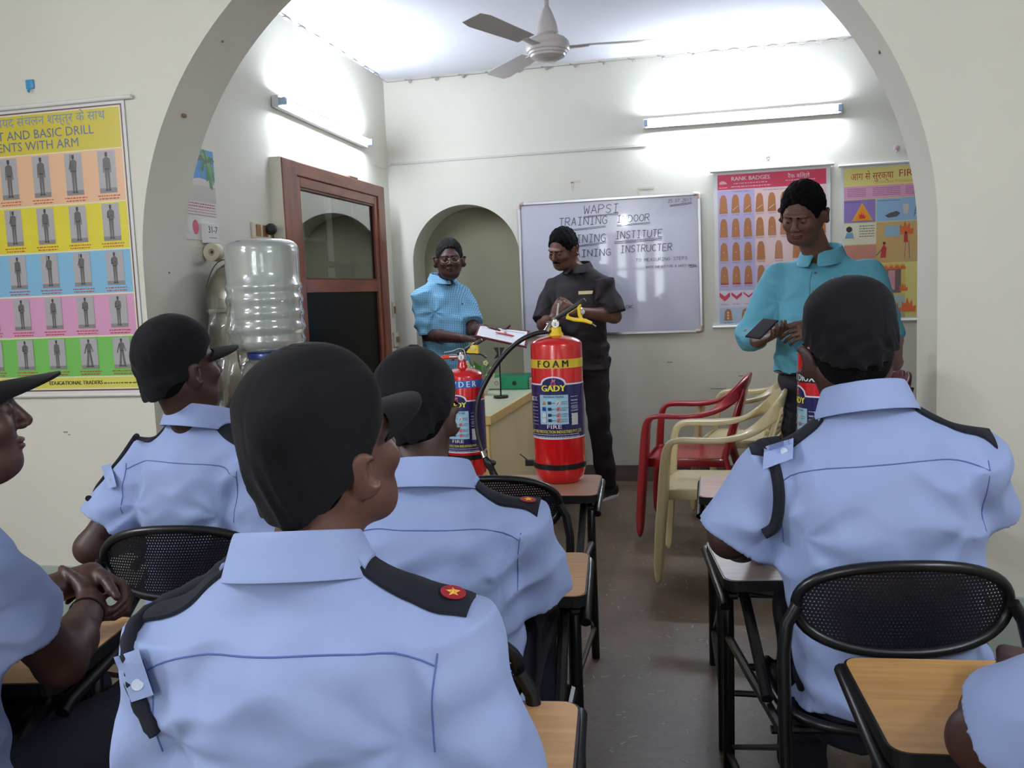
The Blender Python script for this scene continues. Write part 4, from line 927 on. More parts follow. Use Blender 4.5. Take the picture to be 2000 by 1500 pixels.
t = plastic_chair(CREAM, 'slat'); t.location = (-.005, 4.10, 0); t.rotation_euler = (0, 0, R(88)); tag(t, 'cream plastic armchair nearest the aisle with a scuffed front leg', 'chair', G2)
c = copy_tree(t); c.location = (.16, 5.36, 0); c.rotation_euler = (0, 0, R(78)); tag(c, 'cream plastic armchair behind the red one, its meshed back near the wall', 'chair', G2)
t = plastic_chair(REDP, 'splat'); t.location = (-.125, 4.82, 0); t.rotation_euler = (0, 0, R(84)); tag(t, 'glossy red plastic armchair between the two cream ones', 'chair', G2)
t = plastic_chair(MARO, 'splat'); t.location = (.62, 4.72, 0); t.rotation_euler = (0, 0, R(96)); tag(t, 'dark maroon plastic armchair behind the cream ones, mostly hidden by the guard', 'chair', G2)

# ================================================================ fire extinguishers
RED = mat('extinguisher_red', (205, 22, 28), .22, coat=.6); YEL = mat('yellow_plastic', (236, 200, 40), .35); RUB = mat('rubber_black', (20, 20, 22), .38); BRASS = mat('nickel', (196, 190, 180), .25, 1)
def ext_label(t, r, zb, zt, za, bandz, word, bandc, wordc, rot=0., wsz=.031):
    def fn(u, v, h): a = u/r+rot; return Vector(((r+h)*math.sin(a), -(r+h)*math.cos(a), v))
    P = Print(fn, .00035, maxu=.008); NV = (34, 30, 88); WH = (226, 226, 236); hw = r*1.75; s = r/.089
    P.rect(-hw, bandz[0], hw, bandz[1], bandc)
    P.rect(-hw, zb, hw, zt, WH); aw = .046*s
    def bump(w, z0, z1, col):
        n = 16; xs = [-w+2*w*i/n for i in range(n+1)]
        for a, b in zip(xs[:-1], xs[1:]): P.poly([(a, z0), (b, z0), (b, z0+(z1-z0)*math.sqrt(max(0, 1-(b/w)**2))), (a, z0+(z1-z0)*math.sqrt(max(0, 1-(a/w)**2)))], col)
    bump(aw, zt-.001, za, WH); P.up(); P.rect(-hw, zb+.005*s, hw, zt-.005*s, NV); bump(aw-.005*s, zt-.006*s, za-.005*s, NV); P.up()
    P.rect(-.050*s, zb+(zt-zb)*.27, .050*s, zb+(zt-zb)*.80, (160, 198, 216)); P.h += .0006
    zm = lambda k: zb+(zt-zb)*k
    P.text(' '.join(word) if len(word) < 8 else word, 0, (bandz[0]+bandz[1])/2-.001, wsz*s*(1.1 if len(word) < 8 else 1.0), wordc, bold=.014, sx=.92)
    P.text('GADY', 0, zm(.915), .030*s, (240, 226, 60), bold=.02)
    # flame-like g mark
    P.disc(0, za-.024*s, .0085*s, (196, 60, 90)); P.poly([(-.004*s, za-.020*s), (.006*s, za-.018*s), (.009*s, za-.008*s), (.002*s, za-.013*s), (-.002*s, za-.006*s)], (214, 120, 130)); P.up(); P.disc(.001*s, za-.024*s, .0045*s, NV); P.rect(.001*s, za-.026*s, .008*s, za-.0235*s, (214, 120, 130))
    P.text('INSTRUCTIONS', 0, zm(.765), .010*s, (50, 70, 100), bold=.006)
    P.text('FIRE', 0, zm(.225), .019*s, (200, 40, 60), bold=.006, sx=1.5); P.up(); P.text('FIRE', 0, zm(.225), .019*s, (240, 225, 230), bold=-.012, sx=1.5)
    P.text('GADY FIRE PROTECTION INDUSTRIES PVT. LTD.', 0, zm(.135), .0145*s, (236, 222, 60), bold=.006, width=.205*s)
    for k in range(2): P.scrib(-.09*s, zm(.078-.04*k), .09*s, .0035*s, WH)
    # icons
    rows = [.66, .55, .44, .345]
    for i, k in enumerate(rows):
        z = zm(k); 
        if i == 0: P.poly([(-.040*s, z-.006*s), (-.026*s, z-.006*s), (-.033*s, z+.007*s)], (196, 120, 40))
        elif i == 1: P.rect(-.040*s, z-.007*s, -.026*s, z+.007*s, (40, 90, 190)); P.up(); P.text('B', -.033*s, z, .014*s, (20, 20, 40), bold=.006)
        else:
            P.rect(-.040*s, z-.007*s, -.026*s, z+.007*s, (214, 214, 220)); P.line([(-.040*s, z-.007*s), (-.026*s, z+.007*s)], .002*s, (190, 40, 50)); P.line([(-.040*s, z+.007*s), (-.026*s, z-.007*s)], .002*s, (190, 40, 50))
        P.rect(-.019*s, z-.005*s, -.007*s, z+.005*s, (40, 50, 70)); P.scrib(-.004*s, z-.001, .006*s, .003*s, (60, 80, 100))
        P.disc(.016*s, z, .0075*s, (222, 206, 200) if i == 0 else (200, 120, 120)); P.line([(.012*s, z-.006*s), (.021*s, z+.006*s)], .0025*s, (60, 60, 80)); P.scrib(.027*s, z+.002*s, .047*s, .003*s, (60, 80, 100)); P.scrib(.027*s, z-.005*s, .044*s, .003*s, (60, 80, 100))
    # side print
    for sd in (-1, 1):
        for k in range(9):
            z = zm(.26+k*.062); a, b = (.058*s, .085*s) if sd > 0 else (-.088*s, -.058*s)
            P.scrib(a, z, b, .0035*s, (214, 140, 110) if (sd < 0 and k % 3 == 0) else (200, 200, 226))
    P.rect(.060*s, zm(.25), .084*s, zm(.46), (200, 200, 196)); P.up()
    for k in range(5): P.rect(.060*s, zm(.50+.045*k), .084*s, zm(.515+.045*k), (150, 150, 170))
    P.text('CE', -.068*s, zm(.72), .013*s, WH, bold=.006); P.rect(-.089*s, zm(.69), -.081*s, zm(.77), WH)
    P.build('label', mat('label_print', (255, 255, 255), .3, attr=True, coat=.5), t)
def extinguisher(name, label, loc, r, zs, ztop, neck, word, bandc, wordc, zb, zt, za, bandz, rot=0., strap=.062, collar=YEL, rz=0.):
    t = empty(name, loc, rz, label, 'fire extinguisher', 'red fire extinguishers')
    prof = [(r*.45, .012), (r*.62, .004), (r*.72, .0), (r*.80, .003), (r*.93, .022), (r, .045), (r, zs)]
    for i in range(1, 9): a = PI/2*i/8; prof.append((max(r*math.cos(a), neck), zs+(ztop-zs)*math.sin(a)) if i < 8 else (neck, ztop))
    mb = MB(); mb.lathe([(0, .012)]+prof, 64); mb.build('cylinder', RED, t)
    mb = MB(); mb.lathe([(neck*1.0, ztop-.004), (neck*1.02, ztop+.004), (neck*.8, ztop+.012), (neck*.72, ztop+.028), (0, ztop+.03)], 24); mb.build('collar', collar, t)
    ext_label(t, r+.0006, zb, zt, za, bandz, word, bandc, wordc, rot)
    mb = MB(); mb.lathe([(r+.0005, strap-.009), (r+.003, strap-.009), (r+.003, strap+.009), (r+.0005, strap+.009)], 64); mb.build('strap', RUB, t)
    zv = ztop+.04
    mb = MB(); mb.lathe([(.011, ztop+.01), (.013, ztop+.02), (.013, zv+.012), (.010, zv+.018), (0, zv+.018)], 16); mb.cyl((-.03, 0, zv), (0, 0, zv), .009, 12); mb.build('valve', BRASS, t)
    mb = MB(); mb.cyl((.004, -.012, zv), (.004, -.026, zv), .0125, 24); g_ = mb.build('gauge', BRASS, t)
    mb = MB(); mb.cyl((.004, -.0262, zv), (.004, -.0268, zv), .0105, 24); mb.build('dial', mat('dial_white', (232, 232, 230), .4), g_)
    mb = MB(); mb.box((.003, -.0276, zv-.008), (.005, -.0269, zv+.004)); mb.build('needle', mat('plug_black', (34, 32, 34)), g_, False)
    return t, zv
pf = atZ(1095, 938, ZT)
t, zv = extinguisher('foam_extinguisher', 'tall red foam extinguisher with yellow FOAM band on the brown writing board', (pf.x, pf.y, ZT), .089, .478, .510, .026, 'FOAM', (222, 190, 50), (40, 32, 20), .160, .350, .375, (.402, .432))
mb = MB(); M = Matrix.Translation((.012, 0, zv+.012)) @ Matrix.Rotation(R(-31), 4, 'Y')
mb.box((-.02, -.010, 0), (.115, .010, .016), M, bev=.004); mb.build('squeeze_lever', RUB, t)
M = Matrix.Translation((.012, 0, zv+.008))
mb = MB(); mb.ribbon([M @ Vector(p) for p in [(.028, 0, .012), (.055, 0, .004), (.09, 0, .0), (.115, 0, -.01)]], [(0, 1, 0)]*4, [.022]*4, [.010, .012, .012, .008]); mb.ribbon([M @ Vector(p) for p in [(.082, 0, .0), (.073, 0, .02), (.072, 0, .045), (.078, 0, .058)]], [(0, 1, 0)]*4, [.02]*4, [.010]*4); mb.ribbon([M @ Vector(p) for p in [(.034, 0, .012), (.032, 0, .026), (.045, 0, .033), (.07, 0, .05)]], [(0, 1, 0)]*4, [.016]*4, [.007]*4); mb.build('carry_handle', YEL, t)
mb = MB(); mb.tube([(.0, -.004, zv+.018), (.03, -.008, zv+.02), (.05, -.004, zv+.03)], .0015, 6); mb.tube([(.10, 0, zv+.002), (.128, 0, zv-.006), (.14, 0, zv-.014)], .003, 6); mb.build('safety_pin', BRASS, t)
hp = [(775, 255), (700, 268), (600, 310), (500, 390), (400, 510), (320, 650), (280, 750), (265, 850), (268, 950), (285, 1050), (312, 1135)]
def ext_pt(zx, zy, Y): q = atY(860+zx*.26667, 580+zy*.26667, Y); return q-Vector((pf.x, pf.y, ZT))
pts = [ext_pt(a, b, pf.y-.02-.006*i) for i, (a, b) in enumerate(hp)]
def smooth_path(pts, n=6):
    pts = [Vector(p) for p in pts]; out = []
    for i in range(len(pts)-1):
        p0 = pts[max(i-1, 0)]; p1 = pts[i]; p2 = pts[i+1]; p3 = pts[min(i+2, len(pts)-1)]
        for k in range(n):
            t_ = k/n; out.append(.5*((2*p1)+(-p0+p2)*t_+(2*p0-5*p1+4*p2-p3)*t_*t_+(-p0+3*p1-3*p2+p3)*t_**3))
    out.append(pts[-1]); return out
mb = MB(); mb.tube(smooth_path([pts[0]+Vector((.012, .01, 0))]+pts), .0085, 12); mb.build('hose', RUB, t)
mb = MB(); mb.tube([Vector((-.014, 0, zv)), pts[0]+Vector((.0, .0, 0))], .0105, 12); mb.tube([pts[-1], ext_pt(330, 1180, pf.y-.09)], .0105, 12); mb.build('hose_ferrule', BRASS, t)
a_, b_, c_, d_ = ext_pt(330, 1178, pf.y-.09), ext_pt(352, 1215, pf.y-.09), ext_pt(375, 1260, pf.y-.09), ext_pt(402, 1325, pf.y-.09)
mb = MB(); mb.tube([a_, a_.lerp(b_, .5), b_, b_.lerp(c_, .5), c_, c_.lerp(d_, .5), d_], [.011, .014, .017, .015, .012, .013, .015], 12); mb.ell(b_+Vector((.016, 0, .0)), (.012, .008, .010)); mb.build('nozzle', RUB, t)
mb = MB(); mb.box((-.089-.034, -.01, .052), (-.089+.002, .01, .074), bev=.002); mb.ribbon([(-.115, 0, .072), (-.128, 0, .084), (-.142, 0, .094)], [(0, 1, 0)]*3, [.016, .014, .01], [.004]*3); mb.build('hose_clip', RUB, t, False)
# powder extinguisher
pp = atZ(913, 934, ZT); k_ = 1.0
t, zv = extinguisher('powder_extinguisher', 'shorter red powder extinguisher with a blue band, left of the foam one', (pp.x, pp.y+.0, ZT), .074, .372, .402, .018, 'POWDER', (40, 110, 196), (232, 236, 240), .105, .292, .313, (.336, .362), rot=-.10, strap=.088, collar=RED, rz=-.0)
M = Matrix.Translation((.005, 0, zv+.012)) @ Matrix.Rotation(R(-28), 4, 'Y')
mb = MB(); mb.box((-.02, -.009, .0), (.085, .009, .013), M, bev=.003); mb.build('squeeze_lever', RUB, t)
mb = MB(); mb.prism([(.02, .004), (.062, .002), (.062, .03), (.045, .042), (.022, .012)], -.009, .009, Matrix.Translation((.0, 0, zv+.008)) @ Matrix.Rotation(R(90), 4, 'X')); mb.build('carry_handle', YEL, t, False)
mb = MB(); mb.ribbon([(.01, 0, zv+.012), (.05, 0, zv+.010), (.075, 0, zv+.006), (.09, 0, zv-.006)], [(0, 1, 0)]*4, [.018]*4, [.006]*4); mb.build('lower_grip', RUB, t)
mb = MB(); mb.cyl((-.02, 0, zv), (-.045, -.004, zv), .009, 12); mb.build('hose_ferrule', BRASS, t)
mb = MB(); mb.tube([(-.04, -.003, zv), (-.066, -.006, zv), (-.10, -.012, zv-.02), (-.11, -.018, zv-.10), (-.10, -.02, zv-.2)], .008, 10); mb.build('hose', mat('orange_rubber', (206, 70, 30), .45), t)
mb = MB(); mb.tube(smooth_path([(-.06, -.02, zv+.018), (-.03, -.02, zv+.022), (-.005, -.02, zv+.03), (.01, -.012, zv+.026), (.016, -.016, zv+.01), (.014, -.012, zv-.01)]), .0015, 6); mb.build('seal_wire', mat('white_wire', (214, 214, 206), .4), t)
mb = MB(); mb.ell((.045, -.010, zv+.03), (.012, .002, .012)); mb.build('tag', mat('pale_yellow', (226, 206, 120), .5), t)
# third extinguisher
pc = atY(1612, 800, 2.98)
t, zv = extinguisher('carbon_dioxide_extinguisher', 'red extinguisher with a black carbon dioxide band, mostly hidden behind the guard on the right', (pc.x, 2.98, ZT), .084, .43, .47, .02, 'CARBON DIOXIDE', (30, 30, 34), (230, 230, 234), .10, .305, .335, (.345, .375), rot=-1.36, strap=.06, collar=RED)
M = Matrix.Translation((.005, 0, zv+.012)) @ Matrix.Rotation(R(-28), 4, 'Y')
mb = MB(); mb.box((-.02, -.009, .0), (.085, .009, .013), M, bev=.003); mb.build('squeeze_lever', RUB, t)

# ================================================================ organic shapes: smooth-blended solids turned into meshes
def V3(p): return np.array([float(p[0]), float(p[1]), float(p[2])])
class Solid:
    def __init__(s, lo, hi, res):
        s.lo = V3(lo)-3*res; s.res = res; s.n = np.ceil((V3(hi)+3*res-s.lo)/res).astype(int)+1
        s.F = np.full(s.n, .1, np.float32)
    def grid(s, lo, hi, m):
        a = np.clip(np.floor((V3(lo)-m-s.lo)/s.res).astype(int), 0, s.n-1); b = np.clip(np.ceil((V3(hi)+m-s.lo)/s.res).astype(int)+1, 1, s.n)
        if np.any(b <= a): return None, None
        ax = [(s.lo[i]+np.arange(a[i], b[i])*s.res).astype(np.float32) for i in range(3)]
        return tuple(slice(a[i], b[i]) for i in range(3)), (ax[0][:, None, None], ax[1][None, :, None], ax[2][None, None, :])
    def add(s, pr, k=.01):
        sl, g = s.grid(pr[1], pr[2], max(k, 3*s.res))
        if sl is None: return s
        d = pr[0](*g); a = s.F[sl]; h = np.maximum(k-np.abs(a-d), 0); s.F[sl] = np.minimum(a, d)-h*h/(4*k); return s
    def sub(s, pr, k=.005):
        sl, g = s.grid(pr[1], pr[2], max(k, 3*s.res))
        if sl is None: return s
        d = -pr[0](*g); a = s.F[sl]; h = np.maximum(k-np.abs(a-d), 0); s.F[sl] = np.maximum(a, d)+h*h/(4*k); return s
    def half(s, p, n, k=.003):
        """keep the side the normal n points away from"""
        sl, g = s.grid(s.lo, s.lo+s.n*s.res, 0); n = V3(n); n = n/np.linalg.norm(n); p = V3(p)
        d = (g[0]-p[0])*n[0]+(g[1]-p[1])*n[1]+(g[2]-p[2])*n[2]; a = s.F; h = np.maximum(k-np.abs(a-d), 0); s.F = (np.maximum(a, d)+h*h/(4*k)).astype(np.float32); return s
    def displace(s, fn, band=.03):
        m = np.abs(s.F) < band; idx = np.nonzero(m)
        X = [(s.lo[i]+idx[i]*s.res) for i in range(3)]
        s.F[m] = s.F[m]+fn(*X).astype(np.float32); return s
    def mesh(s):
        F = s.F; n = F.shape; S = F < 0
        c = np.zeros((n[0]-1, n[1]-1, n[2]-1), np.uint8)
        for dx in (0, 1):
            for dy in (0, 1):
                for dz in (0, 1): c += S[dx:n[0]-1+dx, dy:n[1]-1+dy, dz:n[2]-1+dz]
        act = (c > 0) & (c < 8); I = np.argwhere(act); ids = np.full(act.shape, -1, np.int32); ids[act] = np.arange(len(I))
        acc = np.zeros((len(I), 3)); cnt = np.zeros(len(I))
        cor = [(0, 0, 0), (1, 0, 0), (0, 1, 0), (1, 1, 0), (0, 0, 1), (1, 0, 1), (0, 1, 1), (1, 1, 1)]
        fv = [F[I[:, 0]+a, I[:, 1]+b, I[:, 2]+c_] for a, b, c_ in cor]
        for a, b in [(0, 1), (2, 3), (4, 5), (6, 7), (0, 2), (1, 3), (4, 6), (5, 7), (0, 4), (1, 5), (2, 6), (3, 7)]:
            x, y = fv[a], fv[b]; m = (x < 0) != (y < 0); t = np.where(m, x/np.where(m, x-y, 1), 0)
            pa, pb = np.array(cor[a], float), np.array(cor[b], float); acc += (pa+(pb-pa)*t[:, None])*m[:, None]; cnt += m
        V = s.lo+(I+acc/cnt[:, None])*s.res
        Q = []
        for ax in range(3):
            o1, o2 = [(1, 2), (2, 0), (0, 1)][ax]
            A = S[tuple(slice(0, -1) if i == ax else slice(1, -1) for i in range(3))]; B = S[tuple(slice(1, None) if i == ax else slice(1, -1) for i in range(3))]
            E = np.argwhere(A != B); 
            if len(E) == 0: continue
            e = E.copy(); e[:, o1] += 1; e[:, o2] += 1
            fl = A[tuple(E.T)]
            def cid(d1, d2): q = e.copy(); q[:, o1] -= d1; q[:, o2] -= d2; return ids[q[:, 0], q[:, 1], q[:, 2]]
            q = np.stack([cid(1, 1), cid(0, 1), cid(0, 0), cid(1, 0)], 1); q[~fl] = q[~fl][:, ::-1]; Q.append(q)
        return V, np.concatenate(Q)
def seg_d(g, a, b):
    a, b = V3(a), V3(b); ab = b-a; L2 = float(ab@ab) or 1e-9
    px, py, pz = g[0]-a[0], g[1]-a[1], g[2]-a[2]; t = np.clip((px*ab[0]+py*ab[1]+pz*ab[2])/L2, 0, 1)
    return np.sqrt((px-t*ab[0])**2+(py-t*ab[1])**2+(pz-t*ab[2])**2), t
def rc(a, b, r1, r2):
    """tapering rounded limb"""
    a_, b_ = V3(a), V3(b); r = max(r1, r2)
    def f(*g): d, t = seg_d(g, a_, b_); return d-(r1+t*(r2-r1))
    return f, np.minimum(a_, b_)-r, np.maximum(a_, b_)+r
def cone(a, b, r1, r2, flat=1.0, fdir=None, over=.0):
    """limb with flat cut ends; flat <1 squeezes along fdir"""
    a_, b_ = V3(a), V3(b); ab = b_-a_; L = np.linalg.norm(ab); ab = ab/L; r = max(r1, r2)*1.2
    def f(*g):
        px, py, pz = g[0]-a_[0], g[1]-a_[1], g[2]-a_[2]; t = px*ab[0]+py*ab[1]+pz*ab[2]
        lx, ly, lz = px-t*ab[0], py-t*ab[1], pz-t*ab[2]; rr = r1+np.clip(t/L, 0, 1)*(r2-r1)
        if fdir is not None:
            fd = V3(fdir); q = lx*fd[0]+ly*fd[1]+lz*fd[2]; d = np.sqrt(np.maximum(lx*lx+ly*ly+lz*lz-q*q, 0)+(q/flat)**2)-rr
        else: d = np.sqrt(lx*lx+ly*ly+lz*lz)-rr
        return np.maximum(d, np.maximum(t-L, -t))
    return f, np.minimum(a_, b_)-r, np.maximum(a_, b_)+r
class Fr:
    """local frame: x right, y forward, z up"""
    def __init__(s, o, x, y, z, sc=1.): s.o = V3(o); s.M = np.array([V3(x), V3(y), V3(z)]); s.sc = sc     # rows
    def __call__(s, x, y, z): return s.o+(x*s.M[0]+y*s.M[1]+z*s.M[2])*s.sc
    def d(s, x, y, z): return x*s.M[0]+y*s.M[1]+z*s.M[2]
    def loc(s, g):
        px, py, pz = g[0]-s.o[0], g[1]-s.o[1], g[2]-s.o[2]
        return tuple((px*m[0]+py*m[1]+pz*m[2])/s.sc for m in s.M)
def frame(o, yaw, pitch=0, roll=0):
    M = Matrix.Rotation(yaw, 3, 'Z') @ Matrix.Rotation(pitch, 3, 'X') @ Matrix.Rotation(roll, 3, 'Y')
    return Fr(o, M.col[0], M.col[1], M.col[2])
def sub_frame(fr, o, yaw=0, pitch=0, roll=0):
    M = Matrix.Rotation(yaw, 3, 'Z') @ Matrix.Rotation(pitch, 3, 'X') @ Matrix.Rotation(roll, 3, 'Y')
    return Fr(fr(*o), fr.d(*M.col[0]), fr.d(*M.col[1]), fr.d(*M.col[2]), fr.sc)
def ell(fr, c, r, rot=None, p=2):
    f2 = sub_frame(fr, c, *(rot or (0, 0, 0))); R_ = max(r)*(1.0 if p == 2 else 1.3); o = f2.o
    def f(*g):
        x, y, z = f2.loc(g)
        if p == 2:
            k0 = np.sqrt((x/r[0])**2+(y/r[1])**2+(z/r[2])**2)+1e-6; k1 = np.sqrt((x/r[0]**2)**2+(y/r[1]**2)**2+(z/r[2]**2)**2)+1e-6; return k0*(k0-1)/k1
        k0 = (np.abs(x/r[0])**p+np.abs(y/r[1])**p+np.abs(z/r[2])**p)**(1/p); return (k0-1)*min(r)
    return f, o-R_, o+R_
def loft(fr, secs, p=2.0):
    """solid through ellipses: rows (z, cx, cy, half width, half depth) in the frame"""
    S_ = np.array(secs, float); zz = S_[:, 0]; zi = np.linspace(zz[0], zz[-1], 80); cols = []
    m = len(zz); h = np.diff(zz)
    for c in range(1, 5):
        y = S_[:, c]; dl = np.diff(y)/h; sl = np.zeros(m); sl[0] = dl[0]; sl[-1] = dl[-1]
        for i in range(1, m-1): sl[i] = 0 if dl[i-1]*dl[i] <= 0 else 2/(1/dl[i-1]+1/dl[i])
        k = np.clip(np.searchsorted(zz, zi)-1, 0, m-2); t = (zi-zz[k])/h[k]
        cols.append((2*t**3-3*t**2+1)*y[k]+(t**3-2*t**2+t)*h[k]*sl[k]+(-2*t**3+3*t**2)*y[k+1]+(t**3-t**2)*h[k]*sl[k+1])
    R_ = max(S_[:, 3].max(), S_[:, 4].max())*1.2; a, b = fr(0, 0, zz[0]), fr(0, 0, zz[-1])
    def f(*g):
        x, y, z = fr.loc(g); sh = z.shape; zf = z.ravel()
        cx, cy, hw, hd = [np.interp(zf, zi, c).reshape(sh).astype(np.float32) for c in cols]
        k = (np.abs((x-cx)/hw)**p+np.abs((y-cy)/hd)**p)**(1/p); d = (k-1)*np.minimum(hw, hd)
        return np.maximum(d, np.maximum(z-zz[-1], zz[0]-z))
    return f, np.minimum(a, b)-R_, np.maximum(a, b)+R_
def rng_waves(seed, n, freq, aniso=(1, 1, 1)):
    r = np.random.RandomState(seed); W = []
    for i in range(n): d = r.normal(size=3)*np.array(aniso); d = d/np.linalg.norm(d)*freq*r.uniform(.6, 1.5); W.append((d, r.uniform(0, 6.28)))
    return W
def waves(W, x, y, z): 
    s = 0
    for d, ph in W: s = s+np.sin(x*d[0]+y*d[1]+z*d[2]+ph)
    return s/len(W)**.5
def solid_obj(name, s, m, parent, color=None, tris=None):
    V, Q = s.mesh(); return arr_obj(name, V, Q, m, parent, color)
def arr_obj(name, V, Q, m, parent, color=None):
    me = bpy.data.meshes.new(name); me.vertices.add(len(V)); me.vertices.foreach_set('co', np.asarray(V, np.float32).ravel())
    me.loops.add(Q.size); me.loops.foreach_set('vertex_index', Q.astype(np.int32).ravel())
    me.polygons.add(len(Q)); me.polygons.foreach_set('loop_start', np.arange(0, Q.size, 4, dtype=np.int32)); 
    me.polygons.foreach_set('use_smooth', np.ones(len(Q), bool)); me.update(calc_edges=True); me.validate()
    me.materials.append(m)
    if color is not None:
        at = me.color_attributes.new('Col', 'FLOAT_COLOR', 'POINT'); c = np.ones((len(V), 4), np.float32); c[:, :3] = color(V); at.data.foreach_set('color', c.ravel())
    o = link(name, me, parent, world=True); o['_n'] = 1; del o['_n']; return o, V, Q
def bvh_of(V, Q): return BVHTree.FromPolygons([tuple(v) for v in V.tolist()], [tuple(q) for q in Q.tolist()])

# ---------------------------------------------------------------- person builder
def skin_mat(name, c): return mat(name, c, .48, attr=True, bump=.03, bscale=300, spec=.45)
SHIRT = mat('light_blue_cloth', (152, 169, 211), .88, bump=.12, bscale=900, sheen=.05, spec=.3, var=.05, vscale=6)
SEAM = mat('blue_seam', (84, 104, 164), .8)
CAPM = mat('black_cap_cloth', (15, 15, 18), .9, bump=.12, bscale=700, sheen=.04, spec=.25)
NAVY = mat('navy_cloth', (20, 22, 34), .9, bump=.1, bscale=500); TROU = mat('navy_trousers', (22, 24, 38), .9, bump=.1, bscale=300)
HAIRM = mat('black_hair', (8, 7, 8), .8, bump=.9, bscale=220, spec=.15); HAIRG = mat('greying_hair', (38, 36, 36), .8, spec=.2, bump=.6, bscale=300, col2=(20, 18, 18), vscale=60)
SHOE = mat('black_shoe', (18, 18, 20), .4); EYEW = mat('eye_white', (150, 136, 126), .4); EYED = mat('eye_dark', (20, 14, 12), .2)
BUTT = mat('pearl_button', (196, 206, 220), .3)

def finger(s, base, d0, nrm, L, r, curl, k=.003):
    """chain of three bones bending towards -nrm"""
    p = np.array(base, float); d = np.array(d0, float); n = np.array(nrm, float); tot = 0
    for i, fr_ in enumerate((.45, .32, .23)):
        if i or True:
            a = curl[i]; d2 = d*math.cos(a)-n*math.sin(a); n = n*math.cos(a)+d*math.sin(a); d = d2
        q = p+d*L*fr_; s.add(rc(p, q, r*(1-.10*i), r*(1-.10*(i+1))), k); p = q
def hand(s, wrist, d, nrm, side, curl=(.3, .4, .3), spread=.0, scale=1., thumb=(.6, .3), res_k=.004):
    """side=+1: thumb lies towards +x where x = d x nrm"""
    d = V3(d); d = d/np.linalg.norm(d); n = V3(nrm); n = n-d*(n@d); n = n/np.linalg.norm(n); x = np.cross(d, n)*side
    w = V3(wrist); S_ = scale
    for i in range(4):
        off = (.030-.020*i)*S_; s.add(rc(w+x*off*.45, w+d*.078*S_+x*off, .0125*S_, .0115*S_), .016)
    s.add(rc(w+x*.012*S_, w+d*.04*S_+x*.026*S_-n*.006*S_, .014*S_, .014*S_), .014)
    for i, L in enumerate((.072, .080, .074, .058)):
        off = (.030-.020*i)*S_; fd = d+x*(spread*(1.5-i)/3); fd = fd/np.linalg.norm(fd)
        cu = [c*(1+.08*i) for c in curl]; finger(s, w+d*.082*S_+x*off-n*.001, fd, n, L*S_, (.0088 if i < 3 else .0078)*S_, cu)
    td = d*math.cos(thumb[0])+x*math.sin(thumb[0])-n*.35; td = td/np.linalg.norm(td)
    a = w+d*.025*S_+x*.028*S_; b = a+td*.035*S_; c = b+(td*.8+d*.5-n*thumb[1])/np.linalg.norm(td*.8+d*.5-n*thumb[1])*.030*S_; e = c+(td*.5+d*.8-n*thumb[1]*1.4)/np.linalg.norm(td*.5+d*.8-n*thumb[1]*1.4)*.022*S_
    s.add(rc(a, b, .013*S_, .0105*S_), .008); s.add(rc(b, c, .0105*S_, .0095*S_), .003); s.add(rc(c, e, .0095*S_, .0078*S_), .003)

def head_on(s, H, neck, face=1., fat=1., detail=True):
    s.add(ell(H, (0, -.012, .032), (.074*fat, .094, .090)), .01)
    s.add(ell(H, (0, .030, -.022), (.062*fat, .066, .088)), .03)
    s.add(ell(H, (0, .052, -.078), (.040*fat, .040, .030)), .03)
    s.add(ell(H, (0, .068, -.088), (.020, .022, .018)), .02)
    for q in (-1, 1):
        s.add(rc(H(q*.056*fat, -.015, -.04), H(q*.030*fat, .050, -.088), .018, .016), .03)      # jaw line
        s.add(ell(H, (q*.040, .066, -.022), (.022, .022, .020)), .02)                           # cheek
        s.add(ell(H, (q*.027, .086, .026), (.026, .012, .008), (q*-.25, 0, 0)), .014)           # brow ridge
    s.add(rc(H(0, -.02, -.05), neck, .055*fat, .055*fat), .03)
    if detail:
        for q in (-1, 1): s.sub(ell(H, (q*.031, .104, .006), (.019, .016, .011)), .012)
        s.add(rc(H(0, .094, .014), H(0, .112, -.022), .0075, .0115), .010)
        for q in (-1, 1):
            s.add(ell(H, (q*.012, .104, -.027), (.0085, .010, .0075)), .006)
            s.add(ell(H, (q*.031, .0835, .006), (.0125, .0125, .0115)), .003)                   # lid / eyeball bulge
            s.sub(ell(H, (q*.007, .116, -.034), (.003, .004, .002)), .003)
        s.add(ell(H, (0, .0935, -.052), (.023, .012, .0055)), .004); s.add(ell(H, (0, .0925, -.062), (.020, .012, .006)), .004)
        s.sub(ell(H, (0, .108, -.0568), (.022, .008, .0012)), .003)
    for q in (-1, 1):
        s.add(ell(H, (q*.090*fat, -.016, -.012), (.0090, .024, .036), (q*-.75, -.12, q*.15)), .005); s.add(ell(H, (q*.077*fat, -.006, -.008), (.012, .013, .024)), .006)
        s.add(ell(H, (q*.077*fat, -.006, -.030), (.008, .010, .012)), .006)
        s.sub(ell(H, (q*.103*fat, -.008, -.008), (.010, .012, .020), (q*-.75, 0, q*.15)), .003)
def hair_solid(H, res, fat=1., low=-.055, line=.070, thick=.012, side=.0):
    s = Solid(H.o-.16, H.o+.17, res)
    s.add(ell(H, (0, -.014, .036), ((.074*fat+thick*.7), .094+thick*.8, .090+thick)), .01)
    s.add(ell(H, (0, -.055, -.02), (.062*fat, .048, .05)), .03)
    s.sub(ell(H, (0, .118, -.018), (.092*fat, .092, .106), None), .010); s.sub(ell(H, (0, .10, -.06), (.12, .094, .07), None), .008)                        # face
    for q in (-1, 1): s.sub(ell(H, (q*.085, .004, -.03), (.035, .030, .046)), .008)               # round the ears
    s.half(H(0, 0, low), H.d(0, .15, -1)); return s
